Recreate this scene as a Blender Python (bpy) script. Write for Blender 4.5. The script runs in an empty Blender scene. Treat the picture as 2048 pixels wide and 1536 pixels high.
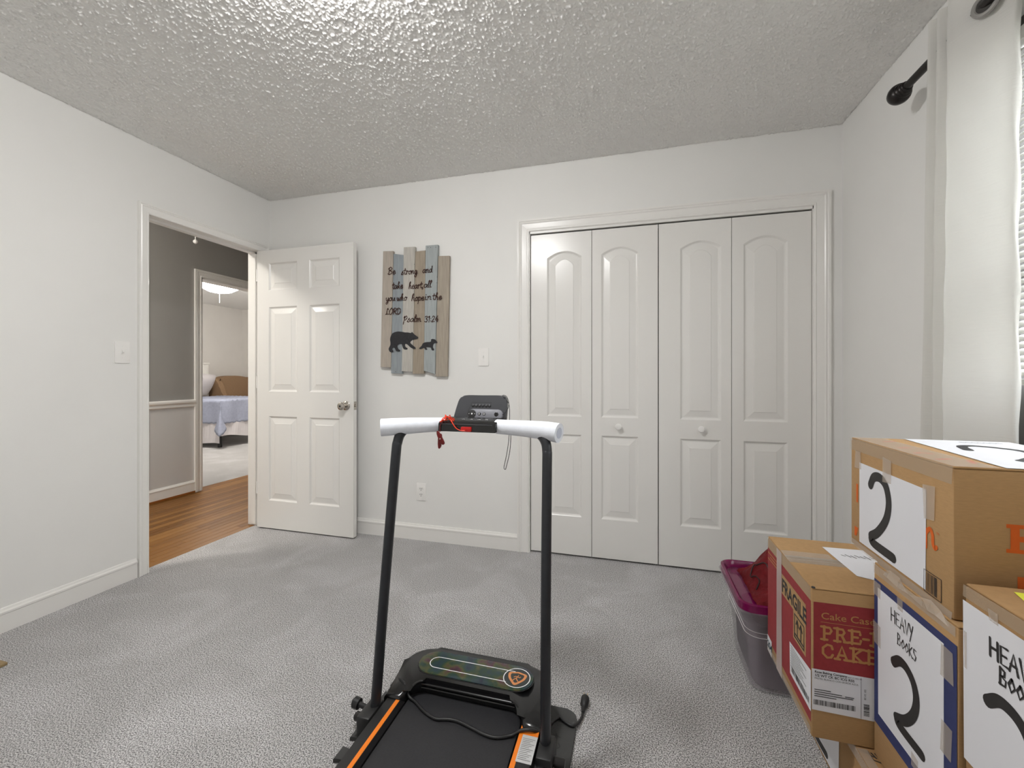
import bpy, bmesh, math, random
from mathutils import Vector, Matrix
random.seed(7)
S = bpy.context.scene
C = S.collection

# ------------------------------------------------------------------ camera
CAMH, YAW, FPX = 1.124, 0.27107, 850.5
cam_d = bpy.data.cameras.new('camera'); cam = bpy.data.objects.new('camera', cam_d); C.objects.link(cam)
cam.location = (0, 0, CAMH); cam.rotation_euler = (math.pi/2, 0, YAW)
cam_d.sensor_width = 36; cam_d.lens = FPX/2048*36; cam_d.shift_y = -19.65/2048
cam_d.clip_start = 0.02; S.camera = cam

# ------------------------------------------------------------------ light and exposure
w = bpy.data.worlds.new('overcast_sky'); S.world = w; w.use_nodes = True
w.node_tree.nodes['Background'].inputs[0].default_value = (0.93, 0.97, 1.0, 1)
w.node_tree.nodes['Background'].inputs[1].default_value = 7.5
S.view_settings.view_transform = 'Standard'; S.view_settings.look = 'None'
S.view_settings.gamma = 1; S.view_settings.use_curve_mapping = False
S.view_settings.exposure = 0.0
LAMP_ROOM, LAMP_BEDROOM, FILL_HALL = 93.0, 62.0, 135.0  # the hall value drives an added fill lamp

# ------------------------------------------------------------------ materials
def lin(c):
    return tuple((x/255/12.92 if x/255 <= .04045 else ((x/255+.055)/1.055)**2.4) for x in c)
MATS = {}
def M(name, rgb, rough=.6, metal=0, n_scale=0, n_amt=0, b_scale=0, b_str=0, b_dist=.002, alpha=1, trans=0, emit=0,
      coat=0, stretch=None, rgb2=None, spec=.5, detail=4):
    if name in MATS: return MATS[name]
    m = bpy.data.materials.new(name); m.use_nodes = True; nt = m.node_tree; b = nt.nodes['Principled BSDF']
    col = lin(rgb)
    b.inputs['Base Color'].default_value = (*col, 1); b.inputs['Roughness'].default_value = rough
    b.inputs['Metallic'].default_value = metal; b.inputs['Alpha'].default_value = alpha
    b.inputs['Transmission Weight'].default_value = trans; b.inputs['Coat Weight'].default_value = coat
    b.inputs['Specular IOR Level'].default_value = spec
    tc = nt.nodes.new('ShaderNodeTexCoord'); vec = tc.outputs['Object']
    if stretch:
        mp = nt.nodes.new('ShaderNodeMapping'); mp.inputs['Scale'].default_value = stretch
        nt.links.new(vec, mp.inputs[0]); vec = mp.outputs[0]
    if n_amt or rgb2:
        n = nt.nodes.new('ShaderNodeTexNoise'); n.inputs['Scale'].default_value = n_scale; n.inputs['Detail'].default_value = detail
        nt.links.new(vec, n.inputs['Vector'])
        r = nt.nodes.new('ShaderNodeValToRGB')
        c2 = lin(rgb2) if rgb2 else tuple(x*(1+n_amt) for x in col)
        c1 = col if rgb2 else tuple(x*(1-n_amt) for x in col)
        r.color_ramp.elements[0].position = .32; r.color_ramp.elements[1].position = .68
        r.color_ramp.elements[0].color = (*c1, 1); r.color_ramp.elements[1].color = (*c2, 1)
        nt.links.new(n.outputs['Fac'], r.inputs[0]); nt.links.new(r.outputs[0], b.inputs['Base Color'])
    if b_str:
        n = nt.nodes.new('ShaderNodeTexNoise'); n.inputs['Scale'].default_value = b_scale; n.inputs['Detail'].default_value = 3
        nt.links.new(vec, n.inputs['Vector'])
        bp = nt.nodes.new('ShaderNodeBump'); bp.inputs['Strength'].default_value = b_str; bp.inputs['Distance'].default_value = b_dist
        nt.links.new(n.outputs['Fac'], bp.inputs['Height']); nt.links.new(bp.outputs[0], b.inputs['Normal'])
    if emit:
        b.inputs['Emission Color'].default_value = (*col, 1); b.inputs['Emission Strength'].default_value = emit
    MATS[name] = m
    return m

def popcorn_material():
    m = bpy.data.materials.new('popcorn_plaster'); m.use_nodes = True; nt = m.node_tree; b = nt.nodes['Principled BSDF']
    b.inputs['Roughness'].default_value = .65; b.inputs['Specular IOR Level'].default_value = .4
    b.inputs['Base Color'].default_value = (*lin((245, 244, 241)), 1)
    return m

def carpet_material():
    m = bpy.data.materials.new('cut_pile_carpet'); m.use_nodes = True; nt = m.node_tree; b = nt.nodes['Principled BSDF']
    b.inputs['Roughness'].default_value = 1; b.inputs['Specular IOR Level'].default_value = .05
    b.inputs['Sheen Weight'].default_value = .25
    tc = nt.nodes.new('ShaderNodeTexCoord')
    f = nt.nodes.new('ShaderNodeTexNoise'); f.inputs['Scale'].default_value = 270; f.inputs['Detail'].default_value = 2
    g = nt.nodes.new('ShaderNodeTexNoise'); g.inputs['Scale'].default_value = 3.2; g.inputs['Detail'].default_value = 5; g.inputs['Distortion'].default_value = .8
    for n in (f, g): nt.links.new(tc.outputs['Object'], n.inputs['Vector'])
    r = nt.nodes.new('ShaderNodeValToRGB')
    r.color_ramp.elements[0].position = .38; r.color_ramp.elements[1].position = .62
    r.color_ramp.elements[0].color = (*lin((104, 102, 101)), 1); r.color_ramp.elements[1].color = (*lin((238, 236, 235)), 1)
    nt.links.new(f.outputs['Fac'], r.inputs[0])
    r2 = nt.nodes.new('ShaderNodeValToRGB')
    r2.color_ramp.elements[0].position = .45; r2.color_ramp.elements[1].position = .72
    r2.color_ramp.elements[0].color = (.9, .9, .9, 1); r2.color_ramp.elements[1].color = (1.12, 1.12, 1.14, 1)
    nt.links.new(g.outputs['Fac'], r2.inputs[0])
    mx = nt.nodes.new('ShaderNodeMix'); mx.data_type = 'RGBA'; mx.blend_type = 'MULTIPLY'; mx.inputs[0].default_value = 1
    nt.links.new(r.outputs[0], mx.inputs[6]); nt.links.new(r2.outputs[0], mx.inputs[7]); nt.links.new(mx.outputs[2], b.inputs['Base Color'])
    bp = nt.nodes.new('ShaderNodeBump'); bp.inputs['Strength'].default_value = .8; bp.inputs['Distance'].default_value = .006
    nt.links.new(f.outputs['Fac'], bp.inputs['Height']); nt.links.new(bp.outputs[0], b.inputs['Normal'])
    return m

def curtain_material():
    m = bpy.data.materials.new('white_linen_weave'); m.use_nodes = True; nt = m.node_tree; b = nt.nodes['Principled BSDF']
    b.inputs['Base Color'].default_value = (*lin((236, 234, 230)), 1); b.inputs['Roughness'].default_value = .9
    b.inputs['Specular IOR Level'].default_value = .1
    tr = nt.nodes.new('ShaderNodeBsdfTranslucent'); tr.inputs[0].default_value = (*lin((228, 228, 222)), 1)
    mx = nt.nodes.new('ShaderNodeMixShader'); mx.inputs[0].default_value = .38
    nt.links.new(b.outputs[0], mx.inputs[1]); nt.links.new(tr.outputs[0], mx.inputs[2])
    nt.links.new(mx.outputs[0], nt.nodes['Material Output'].inputs[0])
    tc = nt.nodes.new('ShaderNodeTexCoord'); mp = nt.nodes.new('ShaderNodeMapping'); mp.inputs['Scale'].default_value = (14, 14, 260)
    n = nt.nodes.new('ShaderNodeTexNoise'); n.inputs['Scale'].default_value = 1; n.inputs['Detail'].default_value = 2
    nt.links.new(tc.outputs['Object'], mp.inputs[0]); nt.links.new(mp.outputs[0], n.inputs['Vector'])
    bp = nt.nodes.new('ShaderNodeBump'); bp.inputs['Strength'].default_value = .35; bp.inputs['Distance'].default_value = .002
    nt.links.new(n.outputs['Fac'], bp.inputs['Height']); nt.links.new(bp.outputs[0], b.inputs['Normal']); nt.links.new(bp.outputs[0], tr.inputs['Normal'])
    return m

def mix_transparent(name, rgb, fac, rough=.3):
    m = bpy.data.materials.new(name); m.use_nodes = True; nt = m.node_tree; b = nt.nodes['Principled BSDF']
    b.inputs['Base Color'].default_value = (*lin(rgb), 1); b.inputs['Roughness'].default_value = rough
    t = nt.nodes.new('ShaderNodeBsdfTransparent'); mx = nt.nodes.new('ShaderNodeMixShader'); mx.inputs[0].default_value = fac
    nt.links.new(t.outputs[0], mx.inputs[1]); nt.links.new(b.outputs[0], mx.inputs[2]); nt.links.new(mx.outputs[0], nt.nodes['Material Output'].inputs[0])
    MATS[name] = m
    return m

def iridescent_material():
    m = bpy.data.materials.new('iridescent_film'); m.use_nodes = True; nt = m.node_tree; b = nt.nodes['Principled BSDF']
    b.inputs['Roughness'].default_value = .18
    tc = nt.nodes.new('ShaderNodeTexCoord'); n = nt.nodes.new('ShaderNodeTexNoise'); n.inputs['Scale'].default_value = 14; n.inputs['Detail'].default_value = 3
    nt.links.new(tc.outputs['Object'], n.inputs['Vector'])
    r = nt.nodes.new('ShaderNodeValToRGB'); cr = r.color_ramp
    cols = [(.30, (30, 34, 52)), (.42, (38, 58, 62)), (.50, (40, 62, 48)), (.57, (74, 76, 44)), (.64, (78, 48, 56)), (.74, (34, 40, 48))]
    cr.elements[0].position = cols[0][0]; cr.elements[0].color = (*lin(cols[0][1]), 1)
    cr.elements[1].position = cols[-1][0]; cr.elements[1].color = (*lin(cols[-1][1]), 1)
    for p, c in cols[1:-1]:
        e = cr.elements.new(p); e.color = (*lin(c), 1)
    nt.links.new(n.outputs['Fac'], r.inputs[0]); nt.links.new(r.outputs[0], b.inputs['Base Color'])
    return m

WALL = M('eggshell_wall_paint', (241, 240, 237), .62, n_scale=2, n_amt=.015, b_scale=140, b_str=.05, spec=.3)
TRIM = M('semigloss_trim_paint', (242, 240, 236), .28, b_scale=60, b_str=.012)
DOORP = M('semigloss_door_paint', (238, 236, 232), .25, b_scale=90, b_str=.06)
CEIL = popcorn_material(); CARPET = carpet_material()
HALLG = M('grey_hall_paint', (158, 156, 152), .4, n_scale=3, n_amt=.02)
WAINS = M('light_hall_paint', (210, 209, 208), .55, n_scale=3, n_amt=.02)
BEDW = M('bedroom_wall_paint', (226, 223, 219), .6, n_scale=3, n_amt=.02)
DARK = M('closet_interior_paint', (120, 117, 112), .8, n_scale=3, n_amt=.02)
PLASTIC_W = M('white_plastic', (246, 244, 241), .3, n_scale=4, n_amt=.01)
CHROME = M('satin_nickel', (190, 184, 176), .22, 1, n_scale=20, n_amt=.05)
BLACKM = M('black_metal', (38, 36, 36), .35, .3, n_scale=30, n_amt=.1)
TUBE = M('charcoal_powder_coat', (44, 46, 50), .38, .2, n_scale=40, n_amt=.08)
GLOSS = M('glossy_black_plastic', (24, 24, 25), .2, n_scale=30, n_amt=.1)
BLACKP = M('black_plastic', (28, 28, 29), .45, n_scale=30, n_amt=.1)
BELT = M('black_belt_rubber', (38, 38, 41), .65, n_scale=300, n_amt=.15, b_scale=500, b_str=.1)
ORANGE = M('orange_stripe', (246, 130, 22), .5, n_scale=20, n_amt=.03)
FOAM = M('white_foam', (240, 244, 252), .85, n_scale=60, n_amt=.03, b_scale=300, b_str=.15)
RED = M('red_plastic', (190, 18, 14), .3, n_scale=20, n_amt=.05)
DKRED = M('dark_red_plastic', (110, 14, 12), .28, n_scale=20, n_amt=.05)
ORCORD = M('orange_red_cord', (238, 62, 18), .5, n_scale=200, n_amt=.2)
GREYP = M('grey_plastic', (92, 93, 98), .42, n_scale=20, n_amt=.03)
DGREY = M('dark_grey_plastic', (60, 61, 65), .4, n_scale=20, n_amt=.03)
REMOTE = M('remote_grey_plastic', (128, 129, 136), .4, n_scale=20, n_amt=.03)
WHITEINK = M('white_ink', (236, 236, 236), .5, n_scale=20, n_amt=.01)
BLACKINK = M('black_marker', (40, 38, 38), .6, n_scale=60, n_amt=.15)
PAPER = M('white_paper', (226, 226, 230), .8, n_scale=8, n_amt=.012)
CARD = M('kraft_cardboard', (174, 138, 94), .85, n_scale=70, n_amt=.05, stretch=(1, 1, 6))
CARD2 = M('kraft_cardboard_dark', (160, 124, 82), .85, n_scale=70, n_amt=.06, stretch=(1, 1, 6))
REDPRINT = M('red_carton_print', (146, 46, 50), .75, n_scale=90, n_amt=.06)
BLUEPRINT = M('navy_carton_print', (46, 54, 100), .7, n_scale=60, n_amt=.06)
TANINK = M('tan_carton_ink', (180, 128, 76), .8, n_scale=60, n_amt=.05)
ORINK = M('orange_carton_ink', (214, 98, 26), .8, n_scale=60, n_amt=.05)
TAPE = mix_transparent('clear_packing_tape', (214, 200, 184), .42, .22)
TAPEB = mix_transparent('tan_packing_tape', (204, 186, 162), .38, .22)
TAPEW = mix_transparent('milky_packing_tape', (222, 205, 200), .62, .25)
CLEARP = mix_transparent('clear_bin_plastic', (196, 188, 194), .33, .18)
MAGENTA = mix_transparent('magenta_lid_plastic', (116, 6, 72), .88, .18)
JACKET = M('dark_red_nylon', (98, 7, 15), .6, spec=.2, n_scale=12, n_amt=.2, b_scale=24, b_str=.9, b_dist=.012)
CLOTH = M('mauve_grey_fabric', (80, 70, 80), .9, n_scale=6, n_amt=.1, b_scale=30, b_str=.3)
MATR = M('grey_foam_mat', (66, 66, 65), .8, n_scale=8, n_amt=.08, b_scale=400, b_str=.2)
CURT = curtain_material()
BRONZE = M('dark_bronze_metal', (48, 45, 44), .32, .7, n_scale=40, n_amt=.08)
STEEL = M('brushed_grommet_steel', (150, 148, 144), .35, .4, n_scale=40, n_amt=.06)
WINF = M('dark_grey_window_frame', (84, 82, 78), .5, n_scale=10, n_amt=.04)
BLIND = M('white_blind_vinyl', (240, 240, 236), .45, n_scale=10, n_amt=.01)
SCREEN = mix_transparent('dark_insect_screen', (46, 45, 42), .86, .9)
GLASS = mix_transparent('window_glass', (220, 226, 226), .06, .02)
BROWNINK = M('dark_brown_paint', (62, 34, 26), .7, n_scale=80, n_amt=.25)
BEARINK = M('charcoal_paint', (44, 44, 47), .75, n_scale=60, n_amt=.2)
QUILT = M('pale_blue_quilt', (158, 163, 182), .85, n_scale=30, n_amt=.06)
SKIRT = M('white_bed_skirt', (216, 211, 213), .9, n_scale=10, n_amt=.03)
BURLAP = M('tan_upholstery', (148, 120, 92), .95, n_scale=160, n_amt=.12)
IRID = iridescent_material()
LAMPGLASS = M('lit_lamp_glass', (255, 254, 253), .4, emit=LAMP_ROOM)
LAMPGLASS2 = M('lit_bedroom_lamp_glass', (255, 250, 242), .4, emit=LAMP_BEDROOM)
FILLGLASS = M('hall_fill_glow', (255, 250, 242), .4, emit=FILL_HALL)

# ------------------------------------------------------------------ mesh helpers
def link(name, me, mat, parent=None, smooth=False, ang=35):
    if mat is not None:
        for m in (mat if isinstance(mat, (list, tuple)) else [mat]): me.materials.append(m)
    if smooth:
        for p in me.polygons: p.use_smooth = True
        me.set_sharp_from_angle(angle=math.radians(ang))
    o = bpy.data.objects.new(name, me); C.objects.link(o)
    if parent is not None:
        o.parent = parent
        if parent.type == 'EMPTY': o.matrix_parent_inverse = parent_inv(parent)
    return o
def parent_inv(e):
    return (Matrix.Translation(e.location) @ e.rotation_euler.to_matrix().to_4x4()).inverted()
def raw(name, verts, faces, mat, parent=None, smooth=False, ang=35):
    me = bpy.data.meshes.new(name); me.from_pydata([tuple(v) for v in verts], [], faces); me.update()
    bm = bmesh.new(); bm.from_mesh(me); bmesh.ops.recalc_face_normals(bm, faces=bm.faces); bm.to_mesh(me); bm.free()
    return link(name, me, mat, parent, smooth, ang)
def flat(name, verts, faces, mat, parent=None):
    me = bpy.data.meshes.new(name); me.from_pydata([tuple(v) for v in verts], [], faces); me.update()
    return link(name, me, mat, parent)
def frombm(name, bm, mat, parent=None, smooth=False, ang=35):
    me = bpy.data.meshes.new(name); bmesh.ops.recalc_face_normals(bm, faces=bm.faces); bm.to_mesh(me); bm.free()
    return link(name, me, mat, parent, smooth, ang)
def add_box(bm, x0, x1, y0, y1, z0, z1):
    v = [bm.verts.new((x, y, z)) for x in (x0, x1) for y in (y0, y1) for z in (z0, z1)]
    for f in ((0, 1, 3, 2), (4, 6, 7, 5), (0, 4, 5, 1), (2, 3, 7, 6), (0, 2, 6, 4), (1, 5, 7, 3)):
        bm.faces.new([v[i] for i in f])
    return v
def boxes(name, bs, mat, parent=None, bevel=0, seg=2):
    bm = bmesh.new()
    for b in bs: add_box(bm, *b)
    if bevel:
        bmesh.ops.bevel(bm, geom=list(bm.edges), offset=bevel, segments=seg, affect='EDGES', profile=.5)
    return frombm(name, bm, mat, parent, bool(bevel), 40)
def box(name, x0, x1, y0, y1, z0, z1, mat, parent=None, bevel=0, seg=2):
    return boxes(name, [(x0, x1, y0, y1, z0, z1)], mat, parent, bevel, seg)
def cr(pts, n=8, closed=False):
    """Catmull-Rom through points"""
    P = [Vector(p) for p in pts]; out = []; N = len(P)
    if N < 3: return P
    for i in range(N if closed else N-1):
        p1, p2 = P[i], P[(i+1) % N]
        p0 = P[i-1] if (i > 0 or closed) else p1*2-p2
        p3 = P[(i+2) % N] if (i+2 < N or closed) else p2*2-p1
        for k in range(n):
            t = k/n
            out.append(.5*((2*p1)+(p2-p0)*t+(2*p0-5*p1+4*p2-p3)*t*t+(3*p1-p0-3*p2+p3)*t**3))
    if not closed: out.append(P[-1])
    return out
def tube(name, pts, r, mat, parent=None, seg=10, cap=True, sx=1.0, sy=1.0, rr=None):
    pts = [Vector(p) for p in pts]; V = []; F = []; N = len(pts)
    t0 = (pts[1]-pts[0]).normalized(); up = Vector((0, 0, 1)) if abs(t0.z) < .9 else Vector((0, 1, 0))
    nrm = t0.cross(up).normalized()
    for i, p in enumerate(pts):
        t = (pts[min(i+1, N-1)]-pts[max(i-1, 0)]).normalized()
        nrm = (nrm-t*nrm.dot(t)).normalized(); b = t.cross(nrm)
        rad = rr[i] if rr else r
        for k in range(seg):
            a = 2*math.pi*k/seg
            V.append(p+nrm*(math.cos(a)*rad*sx)+b*(math.sin(a)*rad*sy))
    for i in range(N-1):
        for k in range(seg):
            F.append((i*seg+k, i*seg+(k+1) % seg, (i+1)*seg+(k+1) % seg, (i+1)*seg+k))
    if cap:
        F.append(tuple(range(seg-1, -1, -1))); F.append(tuple(range((N-1)*seg, N*seg)))
    return raw(name, V, F, mat, parent, True, 50)
def lathe(name, prof, origin, axis, mat, parent=None, seg=24, ang=40):
    """prof: (radius, height along axis)"""
    ax = Vector(axis).normalized(); u = ax.orthogonal().normalized(); v = ax.cross(u); o = Vector(origin)
    V = []; F = []
    for r, h in prof:
        for k in range(seg):
            a = 2*math.pi*k/seg; V.append(o+ax*h+(u*math.cos(a)+v*math.sin(a))*max(r, 1e-5))
    for i in range(len(prof)-1):
        for k in range(seg):
            F.append((i*seg+k, i*seg+(k+1) % seg, (i+1)*seg+(k+1) % seg, (i+1)*seg+k))
    F.append(tuple(range(seg-1, -1, -1))); F.append(tuple(range((len(prof)-1)*seg, len(prof)*seg)))
    return raw(name, V, F, mat, parent, True, ang)
def prism(name, outline, fr, th, mat, parent=None, bevel=0, smooth=False, seg=2):
    """outline in the 2-D frame fr=(origin, ux, uz); extruded th along the outward normal ux x uz"""
    o, ux, uz = Vector(fr[0]), Vector(fr[1]), Vector(fr[2]); n = ux.cross(uz)
    bm = bmesh.new()
    a = [bm.verts.new(o+ux*p[0]+uz*p[1]) for p in outline]; b = [bm.verts.new(v.co+n*th) for v in a]
    bm.faces.new(a[::-1]); top = bm.faces.new(b)
    for i in range(len(a)):
        j = (i+1) % len(a); bm.faces.new((a[i], a[j], b[j], b[i]))
    if bevel: bmesh.ops.bevel(bm, geom=list(top.edges), offset=bevel, segments=seg, affect='EDGES', profile=.5)
    return frombm(name, bm, mat, parent, smooth or bool(bevel), 40)
def sheet(name, outline, fr, mat, parent=None, lift=.0006):
    o, ux, uz = Vector(fr[0]), Vector(fr[1]), Vector(fr[2]); n = ux.cross(uz)
    return flat(name, [o+ux*p[0]+uz*p[1]+n*lift for p in outline], [tuple(range(len(outline)))], mat, parent)
def rect(x0, x1, z0, z1): return [(x0, z0), (x1, z0), (x1, z1), (x0, z1)]
def rrect(x0, x1, z0, z1, r, n=6):
    out = []
    for cx, cz, a0 in ((x1-r, z0+r, -90), (x1-r, z1-r, 0), (x0+r, z1-r, 90), (x0+r, z0+r, 180)):
        for k in range(n+1):
            a = math.radians(a0+90*k/n); out.append((cx+r*math.cos(a), cz+r*math.sin(a)))
    return out
def circ(cx, cz, r, n=24): return [(cx+r*math.cos(2*math.pi*k/n), cz+r*math.sin(2*math.pi*k/n)) for k in range(n)]
def ribbons(name, strokes, width, fr, mat, parent=None, lift=.001, smooth=True, vary=0, closed=False):
    """strokes painted as flat marks in the 2-D frame fr"""
    o, ux, uz = Vector(fr[0]), Vector(fr[1]), Vector(fr[2]); n = ux.cross(uz); V = []; F = []
    for si, st in enumerate(strokes):
        P = [Vector((p[0], p[1], 0)) for p in st]
        if smooth and len(P) > 2: P = cr(P, 6, closed)
        if closed: P.append(P[0])
        N = len(P)
        def put(q): V.append(o+ux*q.x+uz*q.y+n*(lift+.00004*(si % 7))); return len(V)-1
        L = []; R = []
        for i, p in enumerate(P):
            t = (P[min(i+1, N-1)]-P[max(i-1, 0)]); t = t.normalized() if t.length else Vector((1, 0, 0))
            s = Vector((-t.y, t.x, 0)); hw = width/2*(1+vary*math.sin(i*.9+si))
            L.append(put(p+s*hw)); R.append(put(p-s*hw))
        for i in range(N-1): F.append((R[i], R[i+1], L[i+1], L[i]))
        if not closed:
            for p, q, sgn in ((P[0], P[1], -1), (P[-1], P[-2], -1)):
                d = (p-q).normalized(); s = Vector((-d.y, d.x, 0)); ids = []
                for k in range(7):
                    a = math.pi*k/6; ids.append(put(p-s*(math.cos(a)*width/2)+d*(math.sin(a)*width/2)))
                F.append(tuple(ids))
    return flat(name, V, F, mat, parent)
def text(name, s, size, at, fr, mat, parent=None, bold=0, sx=1.0, shear=0, lift=.001, rot=0, spacing=1):
    cu = bpy.data.curves.new('lettering', 'FONT'); cu.body = s; cu.size = size; cu.offset = bold; cu.shear = shear
    cu.space_character = spacing; cu.resolution_u = 3
    t = bpy.data.objects.new('lettering', cu); C.objects.link(t)
    dg = bpy.context.evaluated_depsgraph_get(); dg.update(); me = bpy.data.meshes.new_from_object(t.evaluated_get(dg))
    bpy.data.objects.remove(t); bpy.data.curves.remove(cu)
    o, ux, uz = Vector(fr[0]), Vector(fr[1]), Vector(fr[2]); n = ux.cross(uz); c, sn = math.cos(rot), math.sin(rot)
    for v in me.vertices:
        x, y = v.co.x*sx, v.co.y
        v.co = o+ux*(at[0]+x*c-y*sn)+uz*(at[1]+x*sn+y*c)+n*lift
    me.update()
    return link(name, me, mat, parent)
def thing(name, label, cat, loc, group=None, rotz=0):
    o = bpy.data.objects.new(name, None); C.objects.link(o); o.location = loc; o.rotation_euler = (0, 0, rotz)
    o.empty_display_size = .05
    return tag(o, label, cat, group)
def tag(o, label, cat, group=None, kind=None):
    o['label'] = label; o['category'] = cat
    if group: o['group'] = group
    if kind: o['kind'] = kind
    return o
def struct(o, label, cat): return tag(o, label, cat, kind='structure')
X, Y, Z = Vector((1, 0, 0)), Vector((0, 1, 0)), Vector((0, 0, 1))

# ------------------------------------------------------------------ room shell
XL, XR, YB, YF, H = -2.636, 1.073, 2.619, -.62, 2.44
WT = .12
DY0, DY1, DZ = 1.772, 2.542, 2.03          # doorway in the left wall
KX0, KX1, KZ = -.613, .942, 2.022          # closet opening
WY0, WY1, WZ0, WZ1 = .78, 1.66, .70, 2.17  # window opening
struct(boxes('wall_left', [(XL-WT, XL, YF-WT, DY0-.018, 0, H), (XL-WT, XL, DY1+.018, YB, 0, H), (XL-WT, XL, DY0-.018, DY1+.018, DZ+.018, H)], WALL),
       'white painted left wall with the open doorway to the hall', 'wall')
struct(boxes('wall_back', [(XL-WT, KX0-.003, YB, YB+WT, 0, H), (KX1+.003, XR+WT, YB, YB+WT, 0, H), (KX0-.003, KX1+.003, YB, YB+WT, KZ+.003, H)], WALL),
       'white painted back wall around the closet doors', 'wall')
struct(boxes('wall_right', [(XR, XR+WT, YF-WT, WY0, 0, H), (XR, XR+WT, WY1, YB, 0, H), (XR, XR+WT, WY0, WY1, 0, WZ0), (XR, XR+WT, WY0, WY1, WZ1, H)], WALL),
       'white painted right wall behind the curtain', 'wall')
struct(box('wall_front', XL, XR, YF-WT, YF, 0, H, WALL), 'white painted wall behind the camera', 'wall')
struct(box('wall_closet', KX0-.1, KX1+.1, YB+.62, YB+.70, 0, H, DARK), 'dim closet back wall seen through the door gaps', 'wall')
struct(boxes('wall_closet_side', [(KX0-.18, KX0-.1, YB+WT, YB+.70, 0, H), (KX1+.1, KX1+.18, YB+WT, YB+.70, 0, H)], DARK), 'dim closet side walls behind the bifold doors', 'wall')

def ceiling_mesh(name, x0, x1, y0, y1, step, amp, label):
    """popcorn plaster: a displaced relief sheet"""
    from mathutils import noise
    nx, ny = int((x1-x0)/step), int((y1-y0)/step); V = []; F = []
    for i in range(nx+1):
        for j in range(ny+1):
            x, y = x0+(x1-x0)*i/nx, y0+(y1-y0)*j/ny
            a = noise.noise((x*118, y*118, 1.3)); b = noise.noise((x*215, y*215, 7.7))
            d = max(0, a+b*.5-.06)
            V.append((x, y, H-amp*min(1, d*1.9)))
    for i in range(nx):
        for j in range(ny):
            k = i*(ny+1)+j; F.append((k, k+1, k+ny+2, k+ny+1))
    me = bpy.data.meshes.new(name); me.from_pydata(V, [], F); me.update()
    for p in me.polygons: p.use_smooth = True
    me.materials.append(CEIL)
    o = bpy.data.objects.new(name, me); C.objects.link(o)
    return struct(o, label, 'ceiling')
ceiling_mesh('ceiling', XL, XR, .55, YB, .0034, .0066, 'grey white popcorn textured ceiling')
struct(box('ceiling_front', XL, XR, YF, .55, H-.002, H+.05, CEIL), 'popcorn ceiling above the camera', 'ceiling')
struct(box('ceiling_deck', XL-WT, XR+WT, YF-WT, YB+.7, H+.02, H+.10, DARK), 'plain boarding above the ceiling plaster', 'ceiling')

def carpet(name, x0, x1, y0, y1, label):
    return struct(box(name, x0, x1, y0, y1, -.04, 0, CARPET), label, 'floor')
carpet('floor', XL-.055, XR, YF, YB+.7, 'light grey cut pile carpet of the main room')

# baseboards with a beaded top
BB = [(0, 0), (.013, 0), (.013, .078), (.016, .082), (.016, .09), (.009, .096), (.006, .104), (0, .106)]
def baseboard(name, p0, p1, inward, label, parent=None):
    p0, p1, n = Vector(p0), Vector(p1), Vector(inward); V = []; F = []; k = len(BB)
    for p in (p0, p1):
        for d, h in BB: V.append(p+n*d+Z*h)
    for i in range(k): F.append((i, (i+1) % k, k+(i+1) % k, k+i))
    F += [tuple(range(k)), tuple(range(k, 2*k))]
    return struct(raw(name, V, F, TRIM), label, 'baseboard')
baseboard('baseboard_left', (XL, YF, 0), (XL, DY0-.062, 0), X, 'white baseboard along the left wall')
baseboard('baseboard_back', (XL, YB, 0), (KX0-.076, YB, 0), -Y, 'white baseboard between the open door and the closet')
baseboard('baseboard_back_right', (KX1+.076, YB, 0), (XR, YB, 0), -Y, 'short white baseboard right of the closet')
baseboard('baseboard_right', (XR, YF, 0), (XR, YB, 0), -X, 'white baseboard along the right wall behind the boxes')

# casing (mitred moulding round three sides of an opening)
def casing(name, fr, x0, x1, z1, wd, label, mat=TRIM, prof=None):
    """opening from x0 to x1, height z1, in frame fr; moulding of width wd outside it"""
    o, ux, uz = Vector(fr[0]), Vector(fr[1]), Vector(fr[2]); n = ux.cross(uz)
    prof = prof or [(0, 0), (0, .008), (.06, .012), (.14, .012), (.18, .009), (.26, .010), (.62, .013), (.70, .017), (.80, .014), (.86, .018), (1, .018), (1, 0)]
    k = len(prof); V = []; F = []
    for sgn, top in ((-1, 0), (-1, 1), (1, 1), (1, 0)):
        for d, h in prof:
            x = (x0-d*wd) if sgn < 0 else (x1+d*wd); z = (z1+d*wd) if top else 0
            V.append(o+ux*x+uz*z+n*h)
    for s in range(3):
        for i in range(k): F.append((s*k+i, s*k+(i+1) % k, (s+1)*k+(i+1) % k, (s+1)*k+i))
    F += [tuple(range(k)), tuple(range(3*k, 4*k))]
    return struct(raw(name, V, F, mat), label, 'trim')
FL = ((XL, 0, 0), -Y, Z)                 # left wall, facing +x: ux x uz = -y x z = -x  (flipped below)
FLP = ((XL, 0, 0), Y, Z)                 # ux=+y -> normal +x
FB = ((0, YB, 0), X, Z)                  # back wall, normal -y
casing('trim_1', FLP, DY0, DY1, DZ, .056, 'white moulded casing around the doorway to the hall')
casing('trim_2', FB, KX0, KX1, KZ, .076, 'white moulded casing around the closet doors')
struct(boxes('trim_3', [(XL-WT-.004, XL+.002, DY0-.0175, DY0, 0, DZ+.0175), (XL-WT-.004, XL+.002, DY1, DY1+.0175, 0, DZ+.0175), (XL-WT-.004, XL+.002, DY0, DY1, DZ, DZ+.0175),
       (XL-.085, XL-.045, DY0, DY0+.012, 0, DZ), (XL-.085, XL-.045, DY1-.012, DY1, 0.012, DZ), (XL-.085, XL-.045, DY0, DY1, DZ-.012, DZ)], TRIM),
       'white door jamb with stop strip in the hall doorway', 'trim')
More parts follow.
